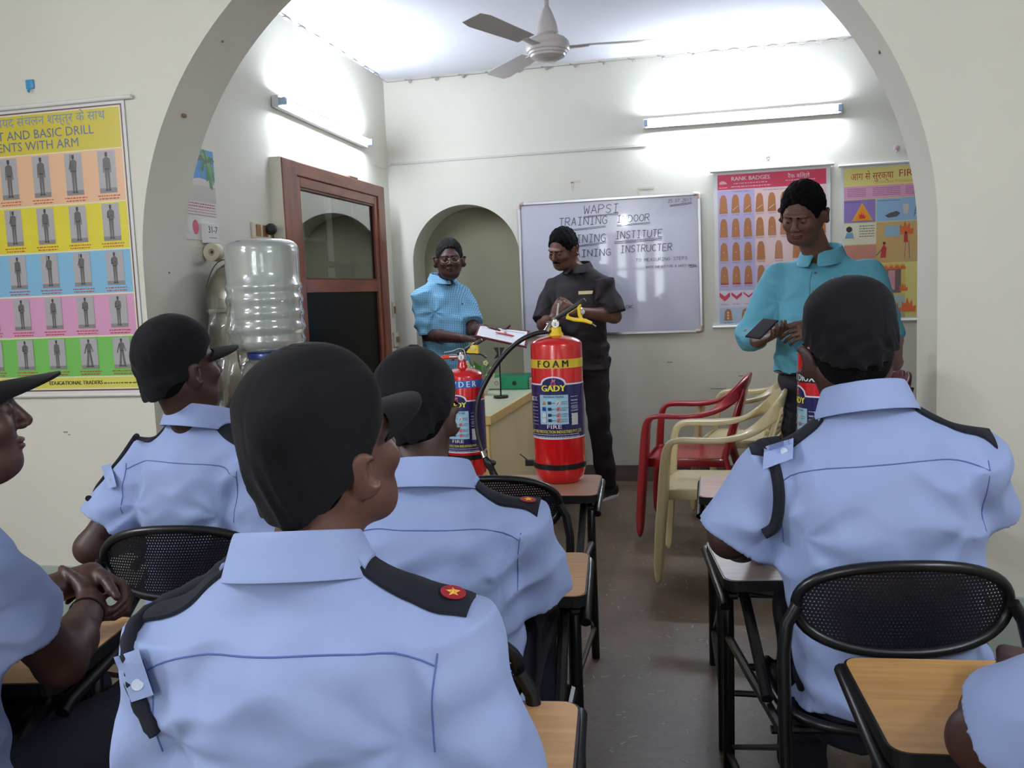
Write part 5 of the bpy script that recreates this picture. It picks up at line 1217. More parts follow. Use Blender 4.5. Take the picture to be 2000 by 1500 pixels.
def cap_on(parent, H, res, m=CAPM, tall=1., sc=1., tilt=.10, back=-.045, label=None, brim=True, seed=1):
    """soft peaked cap: crown and visor"""
    C_ = sub_frame(H, (0, 0, 0), 0, tilt, 0)
    s = Solid(C_.o-.2, C_.o+.22, res)
    s.add(loft(C_, [(z*(1 if z < 0 else tall), 0, -.015, w*sc, d*sc) for z, w, d in [(-.085, .076, .094), (-.03, .0815, .101), (.02, .0875, .108), (.06, .090, .111), (.095, .084, .103), (.122, .069, .084), (.142, .048, .058), (.153, .026, .031), (.157, .008, .010)]], 2.08), .004)
    s.half(C_(0, -.10, back+.010), C_.d(0, .62, -1), .005)
    s.sub(ell(C_, (0, .10, -.06), (.11, .10, .075)), .010)
    W1 = rng_waves(seed, 5, 55, (1, 1, .4)); W2 = rng_waves(seed+9, 5, 120)
    def f(x, y, z): 
        l = C_.loc((x, y, z)); w = np.clip((l[2]+.02)/.1, .3, 1); seam = (np.exp(-(l[0]/.003)**2)+np.exp(-((np.abs(l[0])-.055-.12*(l[1]+.02))/.003)**2))*.0010*(l[2] > .03)+np.exp(-((l[2]-.016-.10*l[1])/.003)**2)*.0011
        return waves(W1, x, y, z)*.0042*w-.0050*(1-np.abs(waves(W2, x, y, z)))*np.clip(1-(l[2]-.0)/.07, 0, 1)+seam
    s.displace(f)
    mb = MB()
    cap = empty('cap', C_(0, 0, 0)); cap.parent = parent; cap.matrix_parent_inverse = wmat(parent).inverted()
    o, V, Q = solid_obj('crown', s, m, cap)
    if brim:
        n1, n2 = 25, 9; vs = []
        for lay in (0, 1):
            for i in range(n1):
                a = R(-62)+R(124)*i/(n1-1)
                for j in range(n2):
                    t = j/(n2-1); w = math.cos(a/R(62)*PI/2)**.45
                    y = .098*sc*math.cos(a)*.98+t*(.092*w)*(.35+.65*math.cos(a)); x = math.sin(a)*(.096*sc)*(1-.08*t)
                    z = .040-.010*t-.005*lay-2.1*x*x
                    vs.append(C_(x, y-.004, z))
        fs = []; o_ = n1*n2
        for i in range(n1-1):
            for j in range(n2-1): a = i*n2+j; fs += [(a, a+1, a+n2+1, a+n2), (o_+a, o_+a+n2, o_+a+n2+1, o_+a+1)]
            fs.append((i*n2+n2-1, o_+i*n2+n2-1, o_+(i+1)*n2+n2-1, (i+1)*n2+n2-1))
        mb.add(vs, fs); mb.build('visor', m, cap, world=True, auto=50)
    return cap

def on_surf(bv, p, off=.0):
    loc, nrm, _, _ = bv.find_nearest(Vector([float(c) for c in p])); return loc+nrm*off, nrm
def cast(bv, p, d):
    h = bv.ray_cast(Vector([float(c) for c in p]), Vector([float(c) for c in d]).normalized()); return h[0], h[1]
def cord(name, bv, pts, r, m, parent, off=.7, n=8, flat=1., sm=5):
    P_ = smooth_path([Vector([float(c) for c in p]) for p in pts], sm); q = [on_surf(bv, p, r*off)[0] for p in P_]
    q = [q[0]]+[(q[i-1]+q[i]*2+q[i+1])/4 for i in range(1, len(q)-1)]+[q[-1]]
    mb = MB(); mb.tube(q, r, n, flat=flat); return mb.build(name, m, parent, world=True)
def patch(name, bv, a, b, wdir, w0, w1, up, m, parent, th=.004, lift=.002, nu=12, nv=6, col=None):
    """cloth strip a->b lying on the surface, cast along -up"""
    a, b, wdir, up = [np.array([float(c) for c in q]) for q in (a, b, wdir, up)]; wdir = wdir/np.linalg.norm(wdir); up = up/np.linalg.norm(up)
    top = []
    for i in range(nu+1):
        t = i/nu; c = a+(b-a)*t; w = w0+(w1-w0)*t
        for j in range(nv+1):
            q = c+wdir*w*(j/nv-.5); h, n = cast(bv, q+up*.15, -up)
            if h is None: h = Vector(q.tolist()); n = Vector(up.tolist())
            top.append(h+Vector(up.tolist())*lift)
    T = [v+Vector(up.tolist())*th for v in top]; N1 = nv+1; o_ = len(top); fs = []
    for i in range(nu):
        for j in range(nv): k = i*N1+j; fs += [(k, k+N1, k+N1+1, k+1), (o_+k, o_+k+1, o_+k+N1+1, o_+k+N1)]
    for i in range(nu): fs += [(i*N1, o_+i*N1, o_+(i+1)*N1, (i+1)*N1), (i*N1+nv, (i+1)*N1+nv, o_+(i+1)*N1+nv, o_+i*N1+nv)]
    for j in range(nv): fs += [(j, j+1, o_+j+1, o_+j), (nu*N1+j, o_+nu*N1+j, o_+nu*N1+j+1, nu*N1+j+1)]
    mb = MB(); mb.add(top+T, fs); o = mb.build(name, m, parent, world=True, auto=50); return o, T[(nu//2)*N1+nv//2]
def collar(parent, T, zc, r, m, open_=True, drop=.05, h=.040, fr_=None, back=.0):
    """folded shirt collar round the neck; T torso frame"""
    mb = MB(); n = 40; rows = []
    for i in range(n+1):
        a = -PI*.97+2*PI*.97*i/n   # 0 = back, +-pi = front
        f = (1-math.cos(a))/2       # 0 back, 1 front
        cx, cy = math.sin(a), -math.cos(a)
        zt = zc+h*(.55-.75*f); rr = r*(1-.02*f)
        def q(rad, z): return T(cx*rad, cy*rad*1.02+back, z)
        pt = .020*max(0, (f-.75)/.25)
        rows.append([q(rr*.98, zt-.035), q(rr*1.0, zt), q(rr*1.045, zt+.003), q(rr*1.11, zt-.003), q(rr*1.25+pt, zt-h*.60), q(rr*1.38+pt*1.6, zt-h*(1.0+.25*f)), q(rr*1.36+pt*1.6, zt-h*(1.02+.25*f)), q(rr*1.20+pt, zt-h*.62), q(rr*1.06, zt-.012)])
    vs = [p for row in rows for p in row]; k = len(rows[0]); fs = [(i*k+j, i*k+(j+1) % k, (i+1)*k+(j+1) % k, (i+1)*k+j) for i in range(n) for j in range(k)]
    fs += [tuple(range(k)), tuple(n*k+j for j in range(k))[::-1]]
    mb.add(vs, fs); o = mb.build('collar', m, parent, world=True, auto=60); mod = o.modifiers.new('sub', 'SUBSURF'); mod.levels = 1; mod.render_levels = 2; return o

def person(label, o, yaw, L, skin, shirt=SHIRT, lean=.0, roll=0., head=None, hyaw=0., hpitch=0., hroll=0., sh=.185, wid=1., deep=1., armsL=None, armsR=None, sleeve=.20, srad=(.070, .078),
           res=.005, legs=None, cap=True, hair=None, res_s=.006, seed=3, hands=None, neck_up=.02, face=True, tuck=None, uniform=True, long_sleeve=False, folds=1., group=None, capargs=None, fat=1., trou=TROU, sit=True, hem=0.0, belly=0., neckp=None, hscale=1., hips=1.):
    """o: pelvis point, L: torso length to the neck base; arms: (elbow, wrist) world points"""
    root = empty('person', (o[0], o[1], 0), 0, label, 'person', group)
    T = frame(o, yaw, -lean, roll)          # torso frame
    k = L/.52
    secs = [(-.02, 0, 0, .165*wid*hips, .115*deep), (.05*k, 0, 0, .172*wid*hips, .125*deep), (.16*k, 0, belly*.6, .168*wid, .120*deep+belly*.6), (.27*k, 0, belly*.4, .178*wid, .122*deep+belly*.4), (.36*k, 0, .0, .188*wid, .124*deep), (.43*k, 0, -.004, .176*wid, .112*deep), (.475*k, 0, -.006, .138*wid, .092), (.52*k, 0, -.004, .092, .072), (.57*k, 0, 0, .066, .062)]
    NB = T(0, .0, .50*k); SL, SR = T(-sh, -.005, .445*k), T(sh, -.005, .445*k)
    H = frame(head, yaw+hyaw, hpitch, hroll) if head is not None else frame(T(0, .02, .68*k), yaw+hyaw, hpitch, hroll)
    H = Fr(H.o, H.M[0], H.M[1], H.M[2], hscale)
    # ---- body
    pts = [T(-.25, -.15, -.12), T(.25, .15, .6*k), H.o+.16, H.o-.16, SL, SR]
    for A_ in (armsL, armsR):
        if A_ is not None: pts += [V3(A_[0])+.06, V3(A_[0])-.06, V3(A_[1])+.19, V3(A_[1])-.19]
    if legs:
        for lg in legs: pts += [V3(q)+.08 for q in lg]+[V3(q)-.08 for q in lg]
    pts = np.array(pts); B = Solid(pts.min(0), pts.max(0), res)
    B.add(loft(T, [(a, b, c, d*(.90 if a < .45*k else .76), e*(.88 if a < .45*k else .74)) for a, b, c, d, e in secs]), .01)
    B.add(rc(T(-.07, 0, .485*k), T(-sh*.95, 0, .43*k), .038, .048), .04); B.add(rc(T(.07, 0, .485*k), T(sh*.95, 0, .43*k), .038, .048), .04)
    head_on(B, H, NB, fat=fat, detail=face)
    for sgn, A_, S_ in ((-1, armsL, SL), (1, armsR, SR)):
        if A_ is None: continue
        E_, W_ = V3(A_[0]), V3(A_[1]); B.add(rc(S_, E_, .046, .040), .03); B.add(rc(E_, E_+(W_-E_)*.35, .041, .041), .02); B.add(rc(E_+(W_-E_)*.35, W_, .041, .027), .02)
        hd = (hands or {}).get('L' if sgn < 0 else 'R')
        if hd is None: dd = (W_-E_)/np.linalg.norm(W_-E_); hd = dict(d=dd, n=(0, 0, 1), side=(1 if sgn < 0 else -1))
        if hd != 'none': hand(B, W_+V3(hd['d'])/np.linalg.norm(V3(hd['d']))*.006, hd['d'], hd['n'], hd.get('side', 1), hd.get('curl', (.3, .4, .3)), hd.get('spread', 0.1), hd.get('scale', 1.), hd.get('thumb', (.6, .3)))
    if legs:
        for hp_, kn, an in legs: B.add(rc(hp_, kn, .075, .05), .03); B.add(rc(kn, an, .05, .036), .02)
    base = np.array([lin(c) for c in skin]); 
    def skincol(V):
        l = H.loc(V.T); c = np.tile(base, (len(V), 1)); nz = 1+.10*waves(rng_waves(seed, 6, 60), V[:, 0], V[:, 1], V[:, 2]); c *= nz[:, None]
        lip = (np.abs(l[0]) < .024) & (np.abs(l[2]+.057) < .009) & (l[1] > .085) & (l[1] < .12); c[lip] = c[lip]*np.array([.95, .62, .62])
        return np.clip(c, 0, 1)
    body, V, Q = solid_obj('body', B, skin_mat('skin_%d_%d' % (skin[0], skin[1]), skin), root, skincol)
    if face:
        for q in (-1, 1):
            mb = MB(); mb.ell(H(q*.031, .0846, .0035), (.0105, .0112, .0042)); e = mb.build('eye', EYEW, root, world=True)
            mb = MB(); mb.ell(H(q*.031, .0912, .0030), (.0048, .0055, .0044)); mb.build('iris', EYED, e, world=True)
            es = Solid(H(q*.03, .1, .03)-.03, H(q*.03, .1, .03)+.03, .003); es.add(rc(H(q*.014, .0985, .024), H(q*.046, .082, .026), .0042, .003), .003); solid_obj('eyebrow', es, HAIRM, root)
    # ---- shirt
    S = Solid(np.minimum.reduce([T(-.28, -.2, -.15), T(.28, .2, .6*k), SL-.1, SR-.1]+[V3(A_[0])-.12 for A_ in (armsL, armsR) if A_ is not None]+[T(-.28, .2, -.15), T(.28, -.2, .6*k), T(.28, -.2, -.15)]),
              np.maximum.reduce([T(-.28, -.2, -.15), T(.28, .2, .6*k), SL+.1, SR+.1]+[V3(A_[0])+.12 for A_ in (armsL, armsR) if A_ is not None]+[T(-.28, .2, -.15), T(.28, -.2, .6*k), T(-.28, -.2, .6*k)]), res_s)
    secs2 = [(hem, 0, secs[0][2], .176*wid*hips, .130*deep+belly*.4)]+[x for x in secs[1:] if x[0] > hem+.03]
    S.add(loft(T, secs2, 2.25), .01)
    for q, S_ in ((-1, SL), (1, SR)): S.add(rc(T(q*.06, -.004, .500*k), T(q*sh*.97, -.004, .440*k), .045, srad[0]*.86), .05)
    cuts = []
    for sgn, A_, S_ in ((-1, armsL, SL), (1, armsR, SR)):
        if A_ is None: continue
        E_ = V3(A_[0]); d = E_-S_; LL = np.linalg.norm(d); d = d/LL; ee = S_+d*min(sleeve, LL*.92) if not long_sleeve else E_
        if long_sleeve:
            W_ = V3(A_[1]); S.add(rc(S_, E_, srad[0], srad[0]*.78), .035); S.add(rc(E_, E_+(W_-E_)*long_sleeve, srad[0]*.78, srad[0]*.66), .02)
        else: S.add(cone(S_-d*.02, ee, srad[0]*.97, srad[1]), .024)
    W1 = rng_waves(seed, 7, 42, (.5, .5, 1.3)); W2 = rng_waves(seed+5, 6, 85); W3 = rng_waves(seed+7, 5, 26)
    AL, AR = T(-sh*.80, -.03, .34*k), T(sh*.80, -.03, .34*k)
    def fold(x, y, z):
        r1 = np.sqrt((x-AL[0])**2+(y-AL[1])**2+(z-AL[2])**2); r2 = np.sqrt((x-AR[0])**2+(y-AR[1])**2+(z-AR[2])**2); l = T.loc((x, y, z))
        near = np.exp(-(r1/.13)**2)+np.exp(-(r2/.13)**2); low = np.clip(1-(l[2]/(.42*k)), 0, 1)
        a = waves(W1, x, y, z); rid = 1-np.abs(a)
        u1 = np.arctan2(l[2]-.34*k, l[0]+sh*.8); u2 = np.arctan2(l[2]-.34*k, l[0]-sh*.8)
        rad = np.sin(u1*6+seed+.8*a)*np.exp(-((r1-.12)/.07)**2)*np.clip(r1/.10, 0, 1)**2+np.sin(u2*6+seed*2+.8*a)*np.exp(-((r2-.12)/.07)**2)*np.clip(r2/.10, 0, 1)**2
        crs = np.sin((l[2]*(62+4*np.sin(seed))+np.abs(l[0])*-30+1.2*waves(W3, x, y, z)))*low**1.5
        return 1.25*folds*(-.0062*rid*(.25+.9*low+.7*near)+.0030*rad+.0042*crs+.0008*waves(W2, x, y, z)+.0026*waves(W3, x, y, z))
    S.displace(fold)
    # neck opening
    S.sub(cone(T(0, .004, .555*k), T(0, .004, .66*k), .058, .075), .006)
    so, SV, SQ = solid_obj('shirt', S, shirt, root); bv = bvh_of(SV, SQ)
    if cap:
        cap_on(root, H, max(res*.8, .0035), **(capargs or {}))
        hs = Solid(H.o-.15, H.o+.15, .004); hs.add(ell(H, (0, -.016, .020), (.0775*fat, .096, .088)), .01); hs.add(ell(H, (0, -.052, -.025), (.060*fat, .046, .046)), .03); hs.half(H(0, .008, 0), H.d(0, 1, .35)); hs.half(H(0, -.08, -.072), H.d(0, -.1, -1), .01)
        for q in (-1, 1): hs.sub(ell(H, (q*.088, .000, -.020), (.026, .034, .050)), .006)
        solid_obj('hair', hs, HAIRM, root)
    if hair:
        hs = hair_solid(H, .0035 if res < .005 else .004, fat=fat, **hair[1]); HW = rng_waves(seed, 8, 260); hs.displace(lambda x, y, z: waves(HW, x, y, z)*.0022); solid_obj('hair', hs, hair[0], root)
    # ---- trousers and shoes
    if legs:
        P_ = np.array([V3(q) for lg in legs for q in lg]); Tr = Solid(np.minimum(P_.min(0), T(0, 0, 0)-.16)-.13, np.maximum(P_.max(0), T(0, 0, .12)+.12)+.13, .009)
        Tr.add(loft(T, [(-.09, 0, 0, .14*wid, .11), (-.03, 0, 0, .168*wid*hips, .125), (.04, 0, 0, .168*wid*hips, .120), (.08*k, 0, 0, .160*wid*hips, .110)]), .02)
        for hp_, kn, an in legs: Tr.add(rc(hp_, kn, .088, .068), .04); Tr.add(rc(kn, V3(an)+(V3(kn)-V3(an))*.06, .068, .062), .03)
        W4 = rng_waves(seed+20, 6, 50, (.4, .4, 1)); Tr.displace(lambda x, y, z: waves(W4, x, y, z)*.004); Tr.half((0, 0, .045), (0, 0, -1)); solid_obj('trousers', Tr, trou, root)
    return dict(root=root, T=T, H=H, bv=bv, k=k, SL=SL, SR=SR, NB=NB, sh=sh)
def shoes(p, legs, yaws, m=SHOE, sole=None):
    for (hp_, kn, an), yw in zip(legs, yaws):
        F_ = frame((an[0], an[1], 0), yw); s = Solid(F_.o-.2, F_.o+np.array([.2, .2, .16]), .005)
        s.add(rc(F_(0, -.05, .04), F_(0, .10, .030), .036, .033), .02); s.add(ell(F_, (0, .13, .025), (.045, .07, .030)), .02); s.add(ell(F_, (0, -.05, .045), (.036, .04, .045)), .02); s.half((0, 0, .008), (0, 0, -1)); o, _, _ = solid_obj('shoe', s, m, p['root'])
        mb = MB(); mb.prism([(F_(x, y, 0)[0], F_(x, y, 0)[1]) for x, y in [(math.cos(a)*.044, .045+math.sin(a)*.152) for a in [2*PI*i/24 for i in range(24)]]], .001, .016); mb.build('sole', sole or SHOE, o, world=True)
def uniform_bits(p, star=None, lany=None, yoke=True, tab=None):
    """yoke seam, armhole seams, epaulettes, collar"""
    T, k, bv, sh, root = p['T'], p['k'], p['bv'], p['sh'], p['root']
    collar(root, T, .588*k, .074, SHIRT, h=.054)
    if yoke:
        pts = []
        for i in range(25):
            u = -1+2*i/24; h, n = cast(bv, T(u*sh*1.02, -.4, (.435+.030*(1-u**4))*k), T.d(0, 1, 0))
            if h is not None: pts.append(h+n*.0002)
        if len(pts) > 4: mb = MB(); mb.tube(pts, .0013, 6); mb.build('yoke_seam', SEAM, root, world=True)
        for q in (-1, 1):
            pts = []
            for i in range(10):
                t = i/9; h, n = cast(bv, T(q*(sh*1.04-.012*math.sin(t*PI*.5)), -.4, (.450-.13*t)*k), T.d(0, 1, 0))
                if h is not None and (not pts or (h-pts[-1]).length < .04): pts.append(h+n*.0002)
            if len(pts) > 3: mb = MB(); mb.tube(pts, .0012, 6); mb.build('armhole_seam', SEAM, root, world=True)
    for q in (-1, 1):
        a = T(q*.080, -.012, .5*k); b = T(q*(sh+.035), -.012, .46*k)
        ep, mid = patch('epaulette', bv, a, b, T.d(0, 1, 0), .046, .055, T.d(q*.15, 0, 1), NAVY, root, th=.005, lift=.002)
        e2 = T(q*.062, -.012, .5*k); ta, _ = patch('epaulette_loop', bv, e2, T(q*.088, -.012, .5*k), T.d(0, 1, 0), .030, .042, T.d(q*.15, 0, 1), SHIRT, root, th=.004, lift=.008)
        if star and star.get('L' if q < 0 else 'R'):
            col, red, t_ = star['L' if q < 0 else 'R']; c = T(q*(.08+(sh-.045)*t_), -.012, .48*k); h, n = cast(bv, V3(c)+V3(T.d(0, 0, .15)), T.d(0, 0, -1))
            if h is not None:
                n = Vector([float(x) for x in n]); c = h+n*.0085; x = n.cross(Vector(T.d(0, 1, 0).tolist())).normalized(); y = n.cross(x)
                if red:
                    mb = MB(); vs = [c+x*.016*math.cos(2*PI*i/20)+y*.014*math.sin(2*PI*i/20) for i in range(20)]; vs += [v+n*.0015 for v in vs]; mb.add(vs, [tuple(range(20, 40)), tuple(range(20))[::-1]]+[(i, (i+1) % 20, 20+(i+1) % 20, 20+i) for i in range(20)]); mb.build('red_badge', mat('badge_red', (150, 30, 44), .6), ep, False, world=True)
                mb = MB(); s_ = .019 if not red else .010; vs = [c+n*.0016+(x*math.cos(a)+y*math.sin(a))*(s_ if i % 2 == 0 else s_*.42) for i, a in enumerate([2*PI*j/10 for j in range(10)])]; vs += [c+n*.005]; mb.add(vs, [(i, (i+1) % 10, 10) for i in range(10)]); mb.build('star', mat('badge_gold', (226, 168, 50), .45), ep, False, world=True)

# ================================================================ the people
SK1, SK2, SK3 = (72, 47, 40), (64, 42, 37), (100, 67, 55)
def nv(v): v = V3(v); return v/np.linalg.norm(v)
def sit_legs(T_o, yaw, y_kn=.44, spread=.10, foot=.40):
    F_ = frame((T_o[0], T_o[1], 0), yaw); hz_ = T_o[2]-.01
    return [(F_(q*.085, .02, hz_), F_(q*spread, y_kn, .49), F_(q*spread*1.1, foot, .08)) for q in (-1, 1)]
GU = 'seated guards in light blue shirts and black caps'
# nearest guard, centre
x1 = atY(628, 1200, 1.03).x; o1 = (x1, 1.03, .468); LG = sit_legs(o1, R(0), .40, .10, .36)
p1 = person('nearest guard in the centre with his back to the viewer, cap peak pointing right', o1, R(3), .47, SK3, lean=.0, roll=R(-2.5),
    head=atY(642, 891, 1.085), hyaw=R(-30), hpitch=R(12), hroll=R(2), sh=.180, wid=1.04, hscale=.93, armsL=(atY(345, 1570, 1.02), (-.60, 1.28, .70)), armsR=(atY(955, 1570, 1.05), (-.42, 1.30, .70)), sleeve=.24, srad=(.068, .080),
    res=.0035, res_s=.005, legs=LG, seed=3, group=GU, fat=1.0, capargs=dict(sc=1.0, tall=1.08, tilt=.04, back=-.062, seed=4))
uniform_bits(p1, star={'R': ((226, 168, 50), True, .86)}); shoes(p1, LG, [0, 0])
# second row left guard
o2 = (-1.295, 2.07, .46); LG = sit_legs(o2, R(-14), .40, .10, .38)
p2 = person('guard by the left pillar with a gold star on his right shoulder', o2, R(-16), .505, SK2,
    head=atY(354, 722, 2.03), hyaw=R(-10), hpitch=R(6), hscale=.93, sh=.185, wid=1.06, armsL=(atY(178, 1070, 2.02), (-1.40, 2.36, .70)), armsR=(atY(540, 1060, 1.98), (-1.02, 2.34, .69)), sleeve=.20, srad=(.068, .078),
    res=.004, res_s=.006, legs=LG, seed=11, group=GU, capargs=dict(seed=7, tilt=.04, back=-.06))
uniform_bits(p2, star={'R': ((226, 168, 50), False, .45)}); shoes(p2, LG, [R(-14)]*2)
# third guard, right of centre
o3 = (-.560, 1.70, .432); LG = sit_legs(o3, R(0), .43, .10, .38)
p3 = person('guard seated behind the extinguishers, half hidden by the nearest guard', o3, R(6), .465, SK2, lean=R(2),
    head=atY(815, 812, 1.80), hyaw=R(-8), hpitch=R(-6), hscale=.94, sh=.178, wid=1.0, armsL=((-.84, 1.86, .68), (-.66, 2.05, .69)), armsR=(atY(1052, 1160, 1.80), (-.42, 2.06, .69)), sleeve=.215, srad=(.062, .070),
    res=.004, res_s=.006, legs=LG, seed=21, group=GU, capargs=dict(seed=12, tilt=.02, back=-.055))
uniform_bits(p3, star={'R': ((226, 168, 50), True, .86)}); shoes(p3, LG, [0, 0])
# right guard
o4 = (.345, 1.885, .46); LG = sit_legs(o4, R(3), .43, .11, .38)
p4 = person('guard on the right with a black strap round his left shoulder and elbows spread', o4, R(2), .55, SK2, lean=.0, roll=R(-5),
    head=atY(1659, 688, 1.90), hyaw=R(2), hpitch=R(-4), hroll=R(-4), hscale=.985, sh=.190, wid=1.06, armsL=(atY(1425, 1050, 1.90), (.10, 2.16, .672)), armsR=(atY(1900, 990, 1.96), (.44, 2.14, .70)), sleeve=.18, srad=(.067, .078),
    res=.004, res_s=.0055, legs=LG, seed=31, group=GU, capargs=dict(seed=15, sc=1.0, tilt=.0, back=-.032))
uniform_bits(p4, star={}); shoes(p4, LG, [0, 0])
# left edge guard: face, right arm and clasped hands
o5 = (-1.30, 1.14, .48); LG = sit_legs(o5, R(-8), .43, .10, .38)
eR = atY(122, 1320, 1.30); eR = Vector((eR.x, eR.y, .69)); wR = atY(178, 1182, 1.50); wL = wR+Vector((-.055, .075, .035))
p5 = person('guard at the left edge with clasped hands, only cap peak, nose and arm showing', o5, R(-10), .54, SK1,
    head=atY(-108, 826, 1.19), hyaw=R(-32), hpitch=R(7), sh=.19, wid=1.02, armsL=((-1.50, 1.30, .69), wL), armsR=(eR, wR), sleeve=.185, srad=(.062, .074),
    res=.0035, res_s=.0055, legs=LG, seed=41, group=GU,
    hands={'R': dict(d=nv((-.55, .80, .22)), n=nv((.75, .45, .45)), side=-1, curl=(.75, .75, .5), spread=.05, thumb=(.5, .3)), 'L': dict(d=nv((.85, .0, -.35)), n=nv((.1, .75, .65)), side=1, curl=(.9, .8, .5), spread=.05, thumb=(.5, .3))}, capargs=dict(seed=19))
uniform_bits(p5, star={'R': ((226, 168, 50), True, .86)}); shoes(p5, LG, [R(-8)]*2)
mb = MB(); w = V3(wR); e = V3(eR); d = nv(w-e); x = nv(np.cross(d, (0, 0, 1))); y = np.cross(d, x); c = w-d*.035
mb.tube([c+x*.0325*math.cos(a)+y*.0325*math.sin(a) for a in [2*PI*i/24 for i in range(24)]], .0018, 6, closed=True); mb.build('wrist_thread', mat('black_thread', (16, 14, 16), .7), p5['root'], world=True)
# right edge guard: left sleeve and elbow on the golden board
o6 = (.66, .98, .46); LG = sit_legs(o6, R(4), .43, .10, .38)
p6 = person('guard at the bottom right corner, only a light blue sleeve and elbow showing', o6, R(4), .50, SK1,
    head=(.74, 1.06, 1.13), hyaw=R(10), sh=.19, armsL=((.335, 1.22, .695), (.44, 1.44, .695)), armsR=((.92, 1.2, .70), (.80, 1.42, .70)), sleeve=.27, srad=(.074, .082),
    res=.004, res_s=.0055, legs=LG, seed=51, group=GU, capargs=dict(seed=23))
uniform_bits(p6, star={}, yoke=False); shoes(p6, LG, [0, 0])

# shoulder lanyards with a buttoned cloth tab
def lanyard(p, q, rope=True, tabpos=None, tabsz=(.045, .060), r=.006):
    T, k, bv, sh, root = p['T'], p['k'], p['bv'], p['sh'], p['root']
    pts = [T(q*sh*.75, -.02, .50*k), T(q*(sh+.028), -.045, .46*k), T(q*(sh+.052), -.075, .40*k), T(q*(sh+.030), -.105, .33*k), T(q*(sh-.012), -.12, .26*k), T(q*(sh-.035), -.11, .21*k)]
    o = cord('shoulder_cord', bv, pts, r, NAVY, root, off=.8, sm=8); m = o.data
    tp = tabpos or (q*(sh+.005), -.2, .36*k)
    return T, bv, root
def cloth_tab(p, c, ax, ay, w, h, cast_dir, tilt=0):
    """small strap-keeper tab with a button"""
    bv, root = p['bv'], p['root']; c = V3(c); ax = nv(ax); ay = nv(ay); up = -nv(cast_dir)
    a = c-ay*h/2; b = c+ay*h/2
    o, _ = patch('cloth_tab', bv, a, b, ax, w, w*.9, up, SHIRT, root, th=.004, lift=(.021 if p is p4 else .016), nu=6, nv=4)
    h_, n = cast(bv, c+ay*h*.2+up*.15, -up)
    if h_ is not None:
        n = Vector(up.tolist()); b0 = h_+n*(.0255 if p is p4 else .0205); x = n.orthogonal().normalized(); y = n.cross(x); mb = MB()
        prof = [(0, 0), (.0065, 0), (.0072, .0012), (.0066, .0026), (.005, .0022), (0, .0018)]; M = Matrix((x, y, n)).transposed().to_4x4(); M.translation = b0
        mb.lathe(prof, 20, M=M); mb.build('button', BUTT, o, world=True)
for p, q, cp in ((p4, -1, (1520, 885)), (p1, -1, (262, 1320)), (p2, -1, (163, 890))):
    T, k, bv, sh, root = p['T'], p['k'], p['bv'], p['sh'], p['root']
    if p is p4:
        px_ = [(1500, 815), (1488, 845), (1500, 880), (1515, 930), (1522, 980), (1512, 1025), (1490, 1040)]
    elif p is p1: px_ = [(470, 1085), (385, 1100), (300, 1150), (262, 1230), (255, 1290), (275, 1370), (310, 1430)]
    else: px_ = [(240, 800), (205, 815), (175, 850), (155, 890), (152, 925), (162, 960), (175, 975)]
    pts = []; Y0 = T.o[1]
    for a_, b_ in px_:
        d = ray(a_, b_); h, n = cast(bv, CAMP, d)
        if h is None: h, n = on_surf(bv, CAMP+d*(Y0/d.y), 0)
        if not pts or (h-pts[-1]).length > .008: pts.append(h+n*.004)
    wdt = {id(p4): .0115, id(p1): .0095, id(p2): .008}[id(p)]
    sp = smooth_path(pts, 6); mb = MB()
    if p is p1: mb.tube(sp, [wdt*(1+.12*math.sin(i*1.9)) for i in range(len(sp))], 10)
    else: mb.tube(sp, wdt, 10)
    mb.build('shoulder_cord', NAVY, root, world=True)
    d = ray(*cp); h, n = cast(bv, CAMP, d)
    if h is None: h, n = on_surf(bv, CAMP+d*(Y0/d.y), 0)
    ax = T.d(.15 if p is p4 else 0, 0, 1); ay = T.d(1 if p is p4 else 0, 0, .25) if p is p4 else T.d(.25, 0, -1); 
    if p is not p4: ax = T.d(1, .2, .25)
    cloth_tab(p, h, ax, ay, .046 if p is p4 else .032, .060, ray(*cp))

